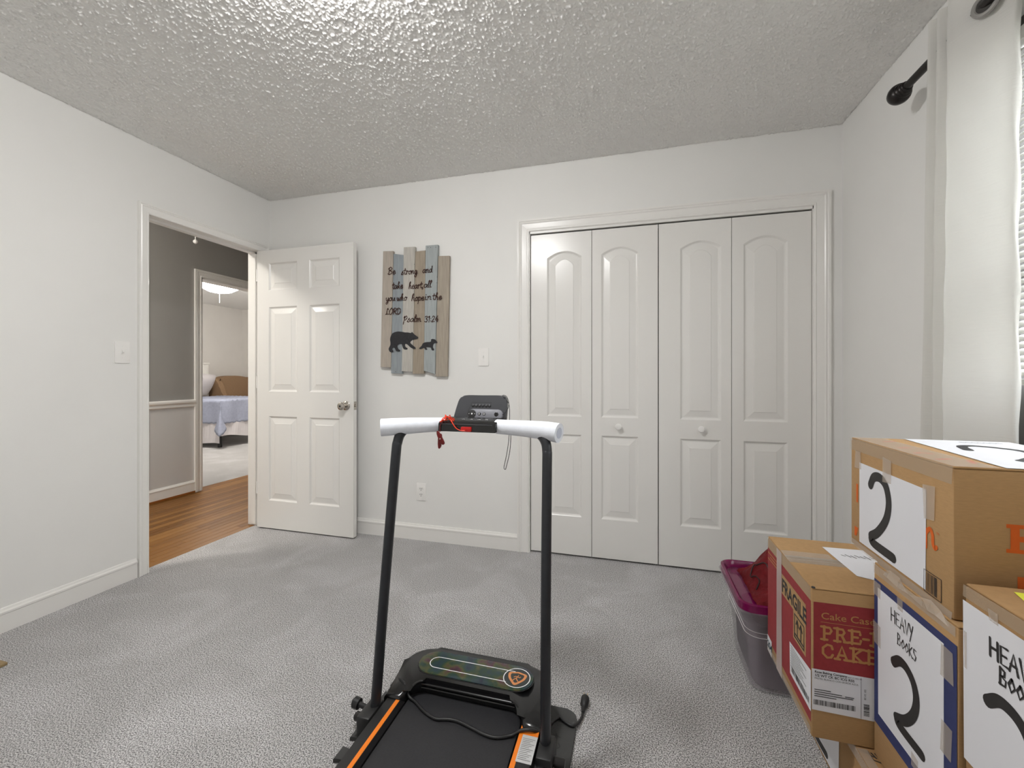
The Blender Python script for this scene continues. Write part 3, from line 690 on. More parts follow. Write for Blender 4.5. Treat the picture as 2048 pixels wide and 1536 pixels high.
G = {  # brush script, one-stroke letters: advance, strokes
 'a': (.92, [[(.72, .8), (.45, 1), (.1, .65), (.15, .15), (.45, .05), (.70, .5), (.75, .95), (.72, .3), (.92, .05)]]),
 'e': (.78, [[(.08, .42), (.6, .62), (.52, .98), (.25, .9), (.1, .45), (.22, .08), (.5, .03), (.8, .3)]]),
 's': (.70, [[(.0, .1), (.42, 1.1), (.38, .72), (.6, .4), (.5, .05), (.12, .02)]]),
 't': (.66, [[(.32, 1.75), (.26, .6), (.32, .1), (.55, .06), (.7, .25)], [(-.02, 1.15), (.62, 1.22)]]),
 'r': (.70, [[(.05, .85), (.2, 1.05), (.2, .5), (.2, 0)], [(.2, .55), (.45, 1.0), (.68, .85)]]),
 'o': (.80, [[(.4, 1), (.1, .6), (.2, .1), (.5, .05), (.7, .5), (.55, .95), (.38, .95), (.6, .8), (.85, .85)]]),
 'n': (.86, [[(.05, .85), (.16, .95), (.15, 0)], [(.15, .45), (.42, .98), (.6, .8), (.6, .15), (.82, .08)]]),
 'm': (1.25, [[(.05, .85), (.16, .95), (.15, 0)], [(.15, .45), (.36, .98), (.5, .8), (.5, 0)], [(.5, .45), (.76, .98), (.94, .8), (.94, .15), (1.2, .08)]]),
 'g': (.88, [[(.7, .85), (.45, 1), (.12, .6), (.25, .1), (.55, .25), (.72, .95), (.7, -.4), (.45, -.9), (.15, -.6), (.5, -.2), (.9, .2)]]),
 'd': (.95, [[(.65, .8), (.4, .98), (.1, .55), (.25, .05), (.55, .2), (.70, 1.0), (.74, 1.9), (.72, .3), (.92, .05)]]),
 'k': (.88, [[(.2, 1.2), (.42, 1.8), (.28, 2.0), (.16, 1.3), (.12, 0)], [(.65, .95), (.3, .5), (.18, .45), (.45, .35), (.78, 0)]]),
 'h': (.88, [[(.2, 1.0), (.46, 1.75), (.3, 2.0), (.16, 1.3), (.12, 0)], [(.14, .45), (.42, .95), (.6, .75), (.6, .15), (.82, .08)]]),
 'l': (.46, [[(.05, .5), (.4, 1.6), (.28, 2.0), (.13, 1.2), (.16, .2), (.42, .08)]]),
 'y': (.88, [[(.08, .95), (.1, .4), (.35, .1), (.62, .5), (.7, .95)], [(.7, .95), (.65, -.3), (.4, -.9), (.15, -.6), (.5, -.1), (.9, .2)]]),
 'u': (.90, [[(.05, .95), (.1, .3), (.3, .05), (.55, .4), (.65, .95), (.62, .2), (.88, .08)]]),
 'w': (1.05, [[(.05, .95), (.15, .1), (.4, .3), (.5, .9), (.56, .1), (.8, .25), (.95, .95), (1.05, .85)]]),
 'p': (.82, [[(.05, .85), (.18, 1.0), (.15, .2), (.1, -.9)], [(.16, .5), (.42, 1), (.7, .7), (.6, .15), (.18, .1)]]),
 'i': (.42, [[(.1, .95), (.12, .15), (.38, .08)], [(.13, 1.42), (.15, 1.48)]]),
 ',': (.4, [[(.15, .12), (.18, -.1), (.05, -.35)]]), ' ': (.62, []), ':': (.4, [[(.18, .3), (.2, .36)], [(.18, 1.0), (.2, 1.06)]]),
 'B': (1.15, [[(.28, 1.9), (.2, 0)], [(.0, 1.55), (.4, 2.05), (.88, 1.8), (.75, 1.3), (.3, 1.05), (.9, .85), (.88, .25), (.4, -.05), (-.05, .2)]]),
 'P': (1.0, [[(.1, 1.2), (.3, 1.75), (.22, .6), (.1, -.6)], [(.28, 1.1), (.6, 1.75), (.85, 1.3), (.65, .7), (.25, .6)]]),
 'L': (.92, [[(.62, 1.5), (.5, 1.95), (.3, 1.4), (.28, .3), (.02, .05), (.4, .12), (.9, .1)]]),
 'O': (1.05, [[(.55, 1.9), (.12, 1.2), (.2, .2), (.6, .0), (.92, .8), (.85, 1.7), (.5, 1.9), (.35, 1.6)]]),
 'R': (1.0, [[(.22, 1.8), (.15, 0)], [(.0, 1.5), (.4, 1.95), (.85, 1.6), (.7, 1.05), (.25, .95), (.55, .6), (.95, 0)]]),
 'D': (1.1, [[(.25, 1.8), (.2, .05)], [(.0, 1.5), (.4, 1.9), (.9, 1.4), (.9, .5), (.5, 0), (.05, .1)]]),
 '3': (.85, [[(.08, 1.6), (.4, 1.85), (.65, 1.5), (.35, 1.0), (.7, .6), (.45, .05), (.05, .2)]]), '1': (.5, [[(.05, 1.45), (.28, 1.8), (.28, 0)]]),
 '2': (.85, [[(.08, 1.4), (.35, 1.8), (.65, 1.45), (.4, .7), (.05, .05), (.72, .1)]]), '4': (.85, [[(.5, 1.8), (.05, .6), (.75, .62)], [(.55, 1.1), (.55, 0)]]),
}
def script(s, x0z, x1, xh, width, name):
    tot = sum(G[c][0] for c in s); k = (x1-x0z[0])/tot; x = 0; st = []
    for c in s:
        for q in G[c][1]: st.append([(x0z[0]+(x+p[0]+p[1]*.10)*k, x0z[1]+p[1]*xh) for p in q])
        x += G[c][0]
    return ribbons(name, st, width, SF, BROWNINK, sign, .0006, vary=.25)
def line(s, xa, xb, yb, name='lettering'):
    p = sg(xa, yb); q = sg(xb, yb); return p, q
XH = .0235
for s, xa, xb, yb in (('Be', 235, 312, 405), ('strong', 372, 535, 408), ('and', 588, 690, 390), ('take', 278, 388, 553), ('heart,', 447, 600, 552), ('all', 600, 680, 540),
                      ('you', 212, 310, 678), ('who', 325, 428, 675), ('hope', 475, 606, 675), ('in', 612, 680, 665), ('the', 690, 785, 665), ('LORD', 210, 365, 815), ('Psalm', 390, 575, 893), ('31:24', 608, 752, 893)):
    p = sg(xa, yb); q = sg(xb, yb)
    script(s, p, q[0], XH*(1.0 if s not in ('LORD', '31:24') else .92), .0056, 'lettering')
def zoomoutline(pts): return [(p.x, p.y) for p in cr([(*sg(*a), 0) for a in pts], 4, True)]
bear = [(243, 1165), (262, 1120), (258, 1060), (280, 1010), (325, 990), (370, 990), (410, 997), (440, 998), (470, 1003), (482, 993), (492, 1003), (515, 1025), (545, 1046), (540, 1060), (512, 1068), (490, 1075), (465, 1100),
        (485, 1125), (515, 1150), (520, 1163), (495, 1165), (465, 1150), (432, 1120), (413, 1118), (416, 1145), (437, 1160), (430, 1174), (400, 1170), (385, 1145), (375, 1115), (345, 1118), (333, 1140), (345, 1170), (362, 1178), (355, 1190), (322, 1190), (305, 1160), (295, 1150), (278, 1165), (292, 1190), (280, 1200), (255, 1195)]
cub = [(555, 1160), (580, 1135), (595, 1108), (630, 1097), (665, 1095), (678, 1085), (676, 1072), (690, 1064), (702, 1066), (720, 1072), (742, 1098), (735, 1106), (712, 1110), (700, 1125), (697, 1150), (708, 1170), (705, 1182), (685, 1180), (675, 1155), (655, 1150), (628, 1150), (640, 1172), (620, 1176), (605, 1155), (590, 1160), (572, 1168)]
for nm, o_ in (('bear_silhouette', bear), ('bear_silhouette', cub)):
    b = sheet(nm, zoomoutline(o_)[::-1], SF, BEARINK, sign, .0008)
    b['label'] = 'black painted walking bear' if o_ is bear else 'small black painted bear cub'

# ------------------------------------------------------------------ foam mat under the treadmill
mx0, mx1, my1 = -.800, -.165, 1.412
mt = thing('puzzle_mat', 'dark grey interlocking foam floor mat under the treadmill', 'mat', (-.48, .8, 0))
def mat_tile(y0, y1, far):
    out = []
    r = .04
    out += [(mx1-.0, y0)]
    if far:
        for k in range(7):
            a = math.radians(90*k/6); out.append((mx1-r+r*math.cos(a), y1-r+r*math.sin(a)))
    else: out.append((mx1, y1))
    out += [(mx0, y1)]
    n = 8; st = (y1-y0)/n
    for k in range(n):
        yt = y1-k*st
        out += [(mx0, yt-st*.28), (mx0-.028, yt-st*.20), (mx0-.028, yt-st*.80), (mx0, yt-st*.72)]
    out += [(mx0, y0)]
    prism('mat_tile', out, ((0, 0, 0), X, Y), .012, MATR, mt, .0015, seg=1)
mat_tile(.802, my1, True); mat_tile(.19, .798, False)
seam = []
for k in range(13): seam.append([(mx1-.055+(.012 if k % 2 else -.012), my1-.09-.05*k), (mx1-.055+(.016 if k % 2 else -.016), my1-.105-.05*k), (mx1-.055-(.014 if k % 2 else -.014), my1-.12-.05*k)])
for k in range(10): seam.append([(mx1-.09-.05*k, my1-.055+(.012 if k % 2 else -.012)), (mx1-.105-.05*k, my1-.055+(.016 if k % 2 else -.016)), (mx1-.12-.05*k, my1-.055-(.014 if k % 2 else -.014))])
ribbons('seam_line', seam, .003, ((0, 0, .012), X, Y), BLACKP, mt, .0006)

# ------------------------------------------------------------------ treadmill
tm = thing('treadmill', 'black folding treadmill with orange stripes and white foam hand grips', 'treadmill', (-.497, .75, 0))
TY0 = .12
box('deck_board', -.735, -.262, TY0, 1.30, .035, .075, BLACKP, tm, .004)
box('running_belt', -.683, -.312, TY0+.02, 1.29, .075, .088, BELT, tm, .004)
def siderail(x0, x1, xs, wd):
    r = prism('side_rail', [(x0, .04), (x1, .04), (x1, .085), (x1-.008, .100), (x0+.008, .100), (x0, .085)], ((0, 1.27, 0), X, Z), 1.27-TY0, BLACKP, tm)
    box('orange_stripe', xs-wd/2, xs+wd/2, TY0+.03, 1.25, .0995, .1010, ORANGE, r)
    return r
siderail(-.748, -.688, -.7035, .0125); rr_ = siderail(-.308, -.245, -.2975, .0135)
for x, y in ((-.70, .2), (-.29, .2), (-.70, 1.2), (-.29, 1.2)): lathe('foot', [(.02, .012), (.02, .036)], (x, y, 0), Z, BLACKP, tm, 16)
lb = box('warning_label', -.293, -.250, 1.085, 1.172, .1005, .1016, M('label_film', (206, 206, 206), .5, n_scale=12, n_amt=.02), tm)
lb['label'] = 'small white warning label'
LF = ((0, 0, .1017), X, Y)
ribbons('fine_print', [[(-.289, 1.160-.0055*k), (-.255-.006*((k*7) % 3), 1.160-.0055*k)] for k in range(13)], .0014, LF, M('grey_ink', (120, 120, 120), .7, n_scale=40, n_amt=.05), lb, .0003, False)
sheet('warning_band', rect(-.293, -.250, 1.172, 1.190), ((0, 0, .1012), X, Y), ORANGE, lb, .0005)
# motor hood: U-shaped cover with a rounded lozenge top
def hood():
    out = []
    x0, x1, y0, y1 = -.752, -.240, 1.190, 1.412; r = .095
    def arc(cx, cy, rad, a0, a1, n=8): 
        for k in range(n+1):
            a = math.radians(a0+(a1-a0)*k/n); out.append((cx+rad*math.cos(a), cy+rad*math.sin(a)))
    out.append((x1, y0)); arc(x1-r, y1-r, r, 0, 90); arc(x0+r, y1-r, r, 90, 180); out.append((x0, y0)); out.append((-.698, y0))
    xi0, xi1, yi = -.688, -.308, 1.258; ri = .05
    arc(xi0+ri, yi-ri, ri, 180, 90); arc(xi1-ri, yi-ri, ri, 90, 0); out.append((-.298, y0))
    bm = bmesh.new(); a = [bm.verts.new((p[0], p[1], .045)) for p in out]; b = [bm.verts.new((p[0], p[1], .137)) for p in out]
    bm.faces.new(a[::-1]); top = bm.faces.new(b)
    for i in range(len(a)): j = (i+1) % len(a); bm.faces.new((a[i], a[j], b[j], b[i]))
    bmesh.ops.bevel(bm, geom=list(top.edges), offset=.014, segments=4, affect='EDGES', profile=.5)
    for v in bm.verts:
        if v.co.z > .06 and v.co.y < 1.256:
            t = min(1, (1.256-v.co.y)/.06); v.co.z -= .026*t*t*(3-2*t)*min(1, (v.co.z-.06)/.06)
    return frombm('motor_hood', bm, GLOSS, tm, True, 45)
hd = hood()
def stadium(x0, x1, y, r, n=10):
    return [(x1+r*math.cos(math.radians(a)), y+r*math.sin(math.radians(a))) for a in [-90+180*k/n for k in range(n+1)]]+[(x0+r*math.cos(math.radians(a)), y+r*math.sin(math.radians(a))) for a in [90+180*k/n for k in range(n+1)]]
LZ = 1.332
HF = ((0, 0, .1365), X, Y)
pnl = prism('hood_panel', stadium(-.642, -.356, LZ, .056), HF, .003, IRID, hd, .001)
HF2 = ((0, 0, .1397), X, Y)
ribbons('panel_groove', [stadium(-.642, -.356, LZ, .058)], .003, ((0, 0, .1372), X, Y), BLACKP, hd, .0003, False, closed=True)
st1 = [(-.366, LZ+.026)]+[(-.633+.026*math.cos(math.radians(a)), LZ+.026*math.sin(math.radians(a))) for a in range(90, 271, 15)]+[(-.385, LZ-.026)]
ribbons('white_outline', [st1], .0028, HF2, WHITEINK, hd, .0004, False)
ribbons('white_outline', [circ(-.354, LZ, .043, 36)], .0028, HF2, WHITEINK, hd, .0005, False, closed=True)
sheet('badge_disc', circ(-.354, LZ, .0415, 32), HF2, M('badge_dark_green', (34, 42, 40), .3, n_scale=20, n_amt=.1), hd, .0003)
BRZ = M('copper_orange_ink', (214, 140, 84), .4, n_scale=40, n_amt=.08)
def shield(k, dy=0): return [(p.x*k-.354, p.y*k+LZ+dy) for p in cr([(-.030, .018, 0), (-.012, .024, 0), (0, .027, 0), (.012, .024, 0), (.030, .018, 0), (.027, -.004, 0), (.014, -.022, 0), (0, -.034, 0), (-.014, -.022, 0), (-.027, -.004, 0)], 3, True)]
sh1, sh2 = shield(1.0), shield(.72, .001)
V = [Vector((p[0], p[1], .1404)) for p in sh1+sh2]; nn_ = len(sh1)
flat('badge_shield', V, [(i, (i+1) % nn_, nn_+(i+1) % nn_, nn_+i) for i in range(nn_)], BRZ, hd)
ribbons('runner_emblem', [[(-.351, LZ+.006), (-.355, LZ-.002), (-.352, LZ-.009), (-.347, LZ-.015)], [(-.355, LZ-.002), (-.36, LZ-.008), (-.364, LZ-.015)], [(-.352, LZ+.004), (-.359, LZ+.005), (-.363, LZ+.001)], [(-.351, LZ+.004), (-.345, LZ+.001), (-.343, LZ+.005)], [(-.3515, LZ+.0105), (-.3505, LZ+.0115)]], .0034, HF2, BRZ, hd, .0009, False)
for k, (yy, zz) in enumerate(((1.2565, .116), (1.2565, .104))): tube('rib', [(-.655, yy, zz), (-.34, yy, zz)], .0045, GLOSS, hd, 8)
# uprights and handle bar
def upright(sgn):
    if sgn < 0: P = [(-.760, 1.150, .055), (-.752, 1.195, .45), (-.743, 1.243, .84), (-.741, 1.254, .900), (-.732, 1.264, .930), (-.712, 1.279, .947), (-.68, 1.297, .951), (-.60, 1.335, .952)]
    else: P = [(-.226, 1.160, .055), (-.231, 1.190, .45), (-.237, 1.240, .84), (-.239, 1.250, .893), (-.246, 1.258, .922), (-.266, 1.272, .942), (-.30, 1.290, .951), (-.42, 1.335, .952)]
    return tube('upright', cr(P, 8), .0165, TUBE, tm, 14, sx=.9, sy=1.15)
upright(-1); upright(1)
for sgn, x, y in ((-1, -.765, 1.145), (1, -.222, 1.155)):
    b = box('pivot_bracket', x-.022, x+.022, y-.05, y+.035, .030, .105, BLACKP, tm, .006)
    lathe('pivot_bolt', [(.013, 0), (.013, .03), (.010, .034)], (x+sgn*.018, y-.01, .070), X*sgn, BLACKM, b, 14)
box('pivot_tube', -.262, -.195, 1.085, 1.125, .045, .085, GLOSS, tm, .012, 3)
kb = lathe('lock_knob', [(.008, 0), (.008, .035), (.016, .037), (.017, .055), (.012, .060)], (-.79, 1.165, .075), (-1, .1, .1), BLACKP, tm, 12)
def foam(P, r):
    g = cr(P, 8); n = len(g)
    rr = [r*(1.0+.10*math.cos(i/(n-1)*math.pi)) for i in range(n)]
    f = tube('foam_grip', g, r, FOAM, tm, 28, rr=rr)
    d = (g[0]-g[1]).normalized()
    lathe('foam_bore', [(.0165, 0), (.0165, .0008)], g[0]-d*.0002, d, M('foam_bore_shade', (206, 212, 226), .9, n_scale=20, n_amt=.03), f, 20)
    return f
foam([(-.792, 1.236, .948), (-.73, 1.268, .951), (-.66, 1.304, .953), (-.606, 1.332, .953)], .0262)
foam([(-.203, 1.254, .949), (-.255, 1.271, .953), (-.33, 1.302, .953), (-.420, 1.332, .952)], .0265)
# console
cn = prism('console_bar', [(p[0], p[1]) for p in [(1.290, .936), (1.292, .960), (1.300, .9665), (1.372, .976), (1.378, .970), (1.374, .936)]], ((-.612, 0, 0), Y, Z), .198, GLOSS, tm, .002)
CF = ((0, 1.333, .9712), X, Vector((0, .99, .132)).normalized())
ribbons('console_icon', [[(x_-.004, 0), (x_, .004), (x_+.004, 0)] for x_ in (-.540, -.512, -.484, -.458)], .0022, CF, WHITEINK, cn, .0015, False)
ribbons('console_edge', [[(-.602, .9605), (-.425, .9605)]], .0015, ((0, 1.2920, 0), X, Z), GREYP, cn, .0008, False)
dpl = cr([(-.600, .962, 0), (-.592, 1.005, 0), (-.583, 1.033, 0), (-.562, 1.044, 0), (-.50, 1.045, 0), (-.43, 1.045, 0), (-.413, 1.038, 0), (-.408, 1.005, 0), (-.408, .962, 0)], 5)
TILT = Vector((0, .30, .954)).normalized()
def tilt(pts, z0=.962): return [(p[0], (p[1]-z0)/TILT.z) for p in pts]
DF = (Vector((0, 1.385, .962)), X, TILT)
dsp = prism('display_holder', tilt([(p.x, p.y) for p in dpl])[::-1], (Vector((0, 1.401, .962)), X, TILT), .016, DGREY, tm, .003)
inner = [(-.590+.004, .966), (-.578, 1.020), (-.562, 1.0375), (-.430, 1.0375), (-.417, 1.028), (-.415, .966)]
sheet('display_face', tilt(inner)[::-1], DF, GREYP, dsp, .0006)
ribbons('display_frame', [tilt([(-.552, .966), (-.545, 1.0), (-.536, 1.0245), (-.464, 1.0245), (-.466, 1.018)])], .0016, DF, BLACKP, dsp, .0010, False)
for k in range(6): lathe('vent_button', [(.0056, 0), (.0056, .0012), (.0045, .002)], DF[0]+X*(-.531+.0122*k)+TILT*.054+X.cross(TILT)*.0008, X.cross(TILT), BLACKP, dsp, 14)
for k in range(6): sheet('button_mark', circ(-.531+.0122*k, .0545, .0016, 8), DF, GREYP, dsp, .0032)
# power cord lying over the belt and the mat
pcord = [(-.752, 1.262, .096), (-.735, 1.252, .118), (-.704, 1.236, .118), (-.678, 1.218, .097), (-.651, 1.208, .093), (-.609, 1.182, .0925), (-.562, 1.165, .0925), (-.531, 1.172, .0925), (-.497, 1.175, .0925), (-.450, 1.164, .0925), (-.403, 1.152, .0925), (-.366, 1.151, .0925), (-.327, 1.168, .0935), (-.300, 1.178, .106), (-.265, 1.186, .107), (-.236, 1.215, .07), (-.245, 1.275, .022), (-.247, 1.315, .017), (-.232, 1.348, .017), (-.219, 1.362, .017), (-.203, 1.350, .0175), (-.176, 1.340, .017), (-.160, 1.362, .012), (-.152, 1.392, .008), (-.150, 1.412, .010)]
cd = tube('power_cord', cr(pcord, 6), .0046, BLACKP, tm, 8)
pg = tube('plug', [(-.150, 1.408, .012), (-.150, 1.424, .013), (-.149, 1.436, .014), (-.149, 1.440, .014), (-.148, 1.468, .015), (-.148, 1.473, .015)], .01, BLACKP, cd, 12, rr=[.005, .0075, .009, .0135, .0145, .012])
for dx in (-.006, .006): box('prong', -.148+dx-.0008, -.148+dx+.0008, 1.473, 1.491, .012, .018, M('brass_prong', (196, 170, 110), .3, .9, n_scale=20, n_amt=.05), pg)
tube('hand_cable', cr([(-.235, 1.19, .06), (-.215, 1.20, .055), (-.196, 1.17, .05), (-.192, 1.14, .06), (-.205, 1.12, .075)], 6), .0032, BLACKP, tm, 8)

# red safety key with curled cord and clip
sk = thing('safety_key', 'red safety key with orange curled cord and clip on the console', 'safety key', (-.52, 1.289, .945))
prism('key', rrect(-.530, -.494, .938, .953, .003), ((0, 1.2915, 0), X, Z), .006, RED, sk, .0012)
cl = []
for k in range(46):
    a = k*.62; cl.append((-.585+.016*math.sin(a*.53)+.006*math.cos(a*1.9), 1.303+.012*math.sin(a*.8), .976+.008*math.sin(a*1.37+1)+.004*math.cos(a)))
cl += [(-.566, 1.290, .972), (-.556, 1.283, .962), (-.545, 1.283, .948), (-.528, 1.283, .941), (-.515, 1.285, .941)]
tube('cord', cr(cl, 3), .0016, ORCORD, sk, 6)
tube('cord', [(-.596, 1.30, .972), (-.604, 1.287, .955), (-.604, 1.286, .934)], .0012, DKRED, sk, 6)
def jaw(px, rot):
    P = [(p.x, p.y) for p in cr([(-.005, .012, 0), (.004, .012, 0), (.006, -.004, 0), (.005, -.026, 0), (-.001, -.036, 0), (-.006, -.030, 0), (-.007, -.004, 0)], 3, True)]
    c, s = math.cos(rot), math.sin(rot)
    return [(px[0]+x*c-y*s, px[1]+x*s+y*c) for x, y in P][::-1]
ck = prism('clip', jaw((-.6035, .914), -.05), ((0, 1.290, 0), X, Z), .005, DKRED, sk, .001)
prism('clip_lever', jaw((-.596, .905), .52+math.pi), ((0, 1.285, 0), X, Z), .004, DKRED, ck, .001)
lathe('clip_pin', [(.0025, 0), (.0025, .012)], (-.601, 1.292, .912), -Y, CHROME, ck, 10)

# remote control lying against the display holder
rm = thing('remote_control', 'grey capsule remote control resting on the treadmill console', 'remote control', (-.48, 1.372, .968))
RF = (Vector((0, 1.3815, .9655)), X, TILT); RN = X.cross(TILT)
prism('body', stadium(-.524, -.433, .0195, .0175, 12), RF, .011, REMOTE, rm, .003)
def disc(nm, x_, z_, r_, mat, lift): return lathe(nm, [(r_, 0), (r_, .0008), (r_*.9, .0012)], RF[0]+X*x_+TILT*z_+RN*lift, RN, mat, rm, 24)
disc('button_pad', -.526, .0195, .0145, BLACKP, .011); disc('button', -.499, .0195, .0058, BLACKP, .011); disc('button', -.482, .0195, .0058, BLACKP, .011); disc('sensor_window', -.438, .0195, .0075, GLOSS, .011)
R2 = (RF[0]+RN*.0124, X, TILT)
for x_, r_ in ((-.526, .0028), (-.5365, .0012), (-.5155, .0012)): sheet('button_mark', circ(x_, .0195, r_, 10), R2, WHITEINK, rm, .0002)
sheet('button_mark', rect(-.5005, -.4985, .0165, .0230), R2, WHITEINK, rm, .0002)
ribbons('button_mark', [circ(-.482, .0195, .0028, 12)], .001, R2, WHITEINK, rm, .0002, False, closed=True)
tube('wrist_strap', cr([(-.418, 1.378, .985), (-.409, 1.376, .992), (-.402, 1.392, 1.005), (-.402, 1.405, 1.025), (-.412, 1.411, 1.047), (-.424, 1.405, 1.049), (-.404, 1.414, 1.02), (-.402, 1.414, .96), (-.402, 1.405, .90), (-.408, 1.40, .85), (-.417, 1.398, .806), (-.413, 1.398, .798), (-.409, 1.398, .806), (-.397, 1.40, .86), (-.394, 1.405, .92), (-.396, 1.412, .965)], 6), .0011, BLACKP, rm, 6)

# ------------------------------------------------------------------ cartons
def carton(name, label, x0, x1, y0, y1, z0, z1, mat, seam='y', rotz=0, tape=TAPE):
    """shipping carton: four walls, two top flaps with a seam, tape over the seam and down the ends"""
    t = thing(name, label, 'box', (x0, y0, z0), 'shipping cartons')
    boxes('carton_body', [(x0, x1, y0, y1, z0, z1-.004)], mat, t, .004, 2)
    xm, ym = (x0+x1)/2, (y0+y1)/2
    if seam == 'y':
        box('top_flap', x0+.001, xm-.0012, y0+.001, y1-.001, z1-.0042, z1, mat, t, .0014, 1)
        box('top_flap', xm+.0012, x1-.001, y0+.001, y1-.001, z1-.0042, z1, mat, t, .0014, 1)
        tp = [(xm-.025, xm+.025, y0, y1, z1, z1+.0004)]
    else:
        box('top_flap', x0+.001, x1-.001, y0+.001, ym-.0012, z1-.0042, z1, mat, t, .0014, 1)
        box('top_flap', x0+.001, x1-.001, ym+.0012, y1-.001, z1-.0042, z1, mat, t, .0014, 1)
        tp = [(x0, x1, ym-.025, ym+.025, z1, z1+.0004)]
    boxes('packing_tape', tp, tape, t)
    return t
def LF_(x): return ((x, 0, 0), -Y, Z)      # left faces: ux=-y, normal -x
def q2(pts): return [(-y, z) for y, z in pts]   # (y,z) on a left face -> frame coordinates
def wobble(x0, x1, z0, z1, a=.002):
    return [(x0+random.uniform(-a, a), z0+random.uniform(-a, a)), (x1+random.uniform(-a, a), z0+random.uniform(-a, a)), (x1+random.uniform(-a, a), z1+random.uniform(-a, a)), (x0+random.uniform(-a, a), z1+random.uniform(-a, a))]
HW = {'H': (.75, [[(0, 1), (.02, 0)], [(.02, .5), (.55, .55)], [(.55, 1), (.58, 0)]]), 'E': (.62, [[(.5, 1), (.02, .96), (.05, .02), (.5, .05)], [(.05, .5), (.42, .54)]]),
      'A': (.68, [[(0, 0), (.28, 1), (.58, 0)], [(.1, .38), (.48, .4)]]), 'V': (.58, [[(0, 1), (.25, 0), (.5, 1)]]), 'Y': (.55, [[(0, 1), (.22, .5)], [(.5, 1.02), (.1, -.25)]]),
      'B': (.65, [[(.05, 1), (.05, 0)], [(.05, 1), (.4, .9), (.38, .6), (.05, .52), (.5, .4), (.45, .05), (.0, 0)]]), 'O': (.62, [[(.3, .8), (.05, .4), (.25, .02), (.52, .35), (.3, .8)]]),
      'K': (.62, [[(.05, 1), (.08, 0)], [(.5, .9), (.1, .45), (.55, 0)]]), 'S': (.6, [[(.5, .92), (.15, .95), (.15, .62), (.48, .4), (.35, .02), (.0, .1)]])}
def hand(s, x0, z0, hgt, wd, fr, parent, drop=0, sxx=1.0):
    st = []; x = 0
    for c in s:
        for q in HW[c][1]: st.append([(x0+(x+p[0])*hgt*sxx, z0+p[1]*hgt-drop*x) for p in q])
        x += HW[c][0]
    return ribbons('handwriting', st, wd, fr, BLACKINK, parent, .0020, False, .15)
def paper(parent, fr, x0, x1, z0, z1, lift=.0012):
    return sheet('paper_sheet', wobble(x0, x1, z0, z1), fr, PAPER, parent, lift)
def tapes(parent, fr, rs, lift=.0016, mat=None, nm='tape_strip'):
    for r in rs: sheet(nm, wobble(*r, .003), fr, mat or TAPE, parent, lift)

# bottom carton (E) carrying the red carton and the blue-framed one
E0 = .545
cE = carton('shipping_carton', 'brown carton on the carpet at the bottom, under the red cake carton', E0, .925, .985, 1.62, 0, .19, CARD2, 'y')
fe = LF_(E0)
pE = paper(cE, fe, -1.575, -1.345, .012, .186)
ribbons('numeral', [q2([(1.515, .034), (1.50, .026), (1.46, .027), (1.42, .030)])], .020, fe, BLACKINK, pE, .0018, False)
tapes(cE, fe, [(-1.62, -.985, .165, .189)])
sheet('printed_mark', rect(-1.345, -1.330, .150, .178), fe, BLACKINK, cE, .0009)
ET = ((0, 0, .19), X, Y)
ribbons('printed_mark', [[(.552, 1.250), (.572, 1.235)], [(.566, 1.250), (.567, 1.225), (.60, 1.215)], [(.572, 1.246), (.576, 1.232)], [(.58, 1.246), (.584, 1.230)], [(.588, 1.244), (.592, 1.228)]], .004, ET, BLACKINK, cE, .0006, False)
sheet('edge_tape', rect(E0, E0+.022, .985, 1.255), ET, TAPE, cE, .0008)

# red cake carton (B)
B0, B1, BY_0, BY_1, BZ0, BZ1 = .449, .83, 1.258, 1.620, .1920, .576
cB = carton('cake_carton', 'red printed cake carton with FRAGILE mark stacked on the bottom brown carton', B0, B1, BY_0, BY_1, BZ0, BZ1, CARD, 'x')
fb, fn = LF_(B0), ((0, BY_0, 0), X, Z)
sheet('red_panel', q2([(1.617, .232), (1.262, .228), (1.262, .540), (1.617, .540)]), fb, REDPRINT, cB, .0006)
sheet('red_panel', rect(B0+.004, B1-.004, .300, .541), fn, REDPRINT, cB, .0006)
fp = sheet('kraft_patch', q2([(1.480, .453), (1.294, .453), (1.294, .513), (1.480, .513)]), fb, CARD, cB, .0009)
text('lettering', 'FRAGILE', .056, (-1.477, .462), fb, BLACKINK, fp, .0018, .90, lift=.0012)
ap = sheet('kraft_patch', q2([(1.384, .374), (1.294, .374), (1.294, .453), (1.384, .453)]), fb, CARD, cB, .0008)
ribbons('arrow_mark', [q2([(1.373, .384), (1.305, .384), (1.305, .447), (1.373, .447), (1.373, .384)]), q2([(1.368, .393), (1.310, .393)])]+[s for yy in (1.352, 1.326) for s in (q2([(yy, .397), (yy, .438)]), q2([(yy+.009, .424), (yy, .440), (yy-.009, .424)]))], .0052, fb, BLACKINK, ap, .0014, False)
ll = sheet('shipping_label', q2([(1.408, .256), (1.260, .256), (1.260, .362), (1.412, .345)]), fb, PAPER, cB, .0012)
ribbons('fine_print', [q2([(1.400, .340-.007*k), (1.29+.02*((k*5) % 3), .341-.007*k)]) for k in range(9)], .0022, fb, M('grey_print', (110, 110, 112), .7, n_scale=60, n_amt=.2), ll, .0016, False)
for k in range(24): pass
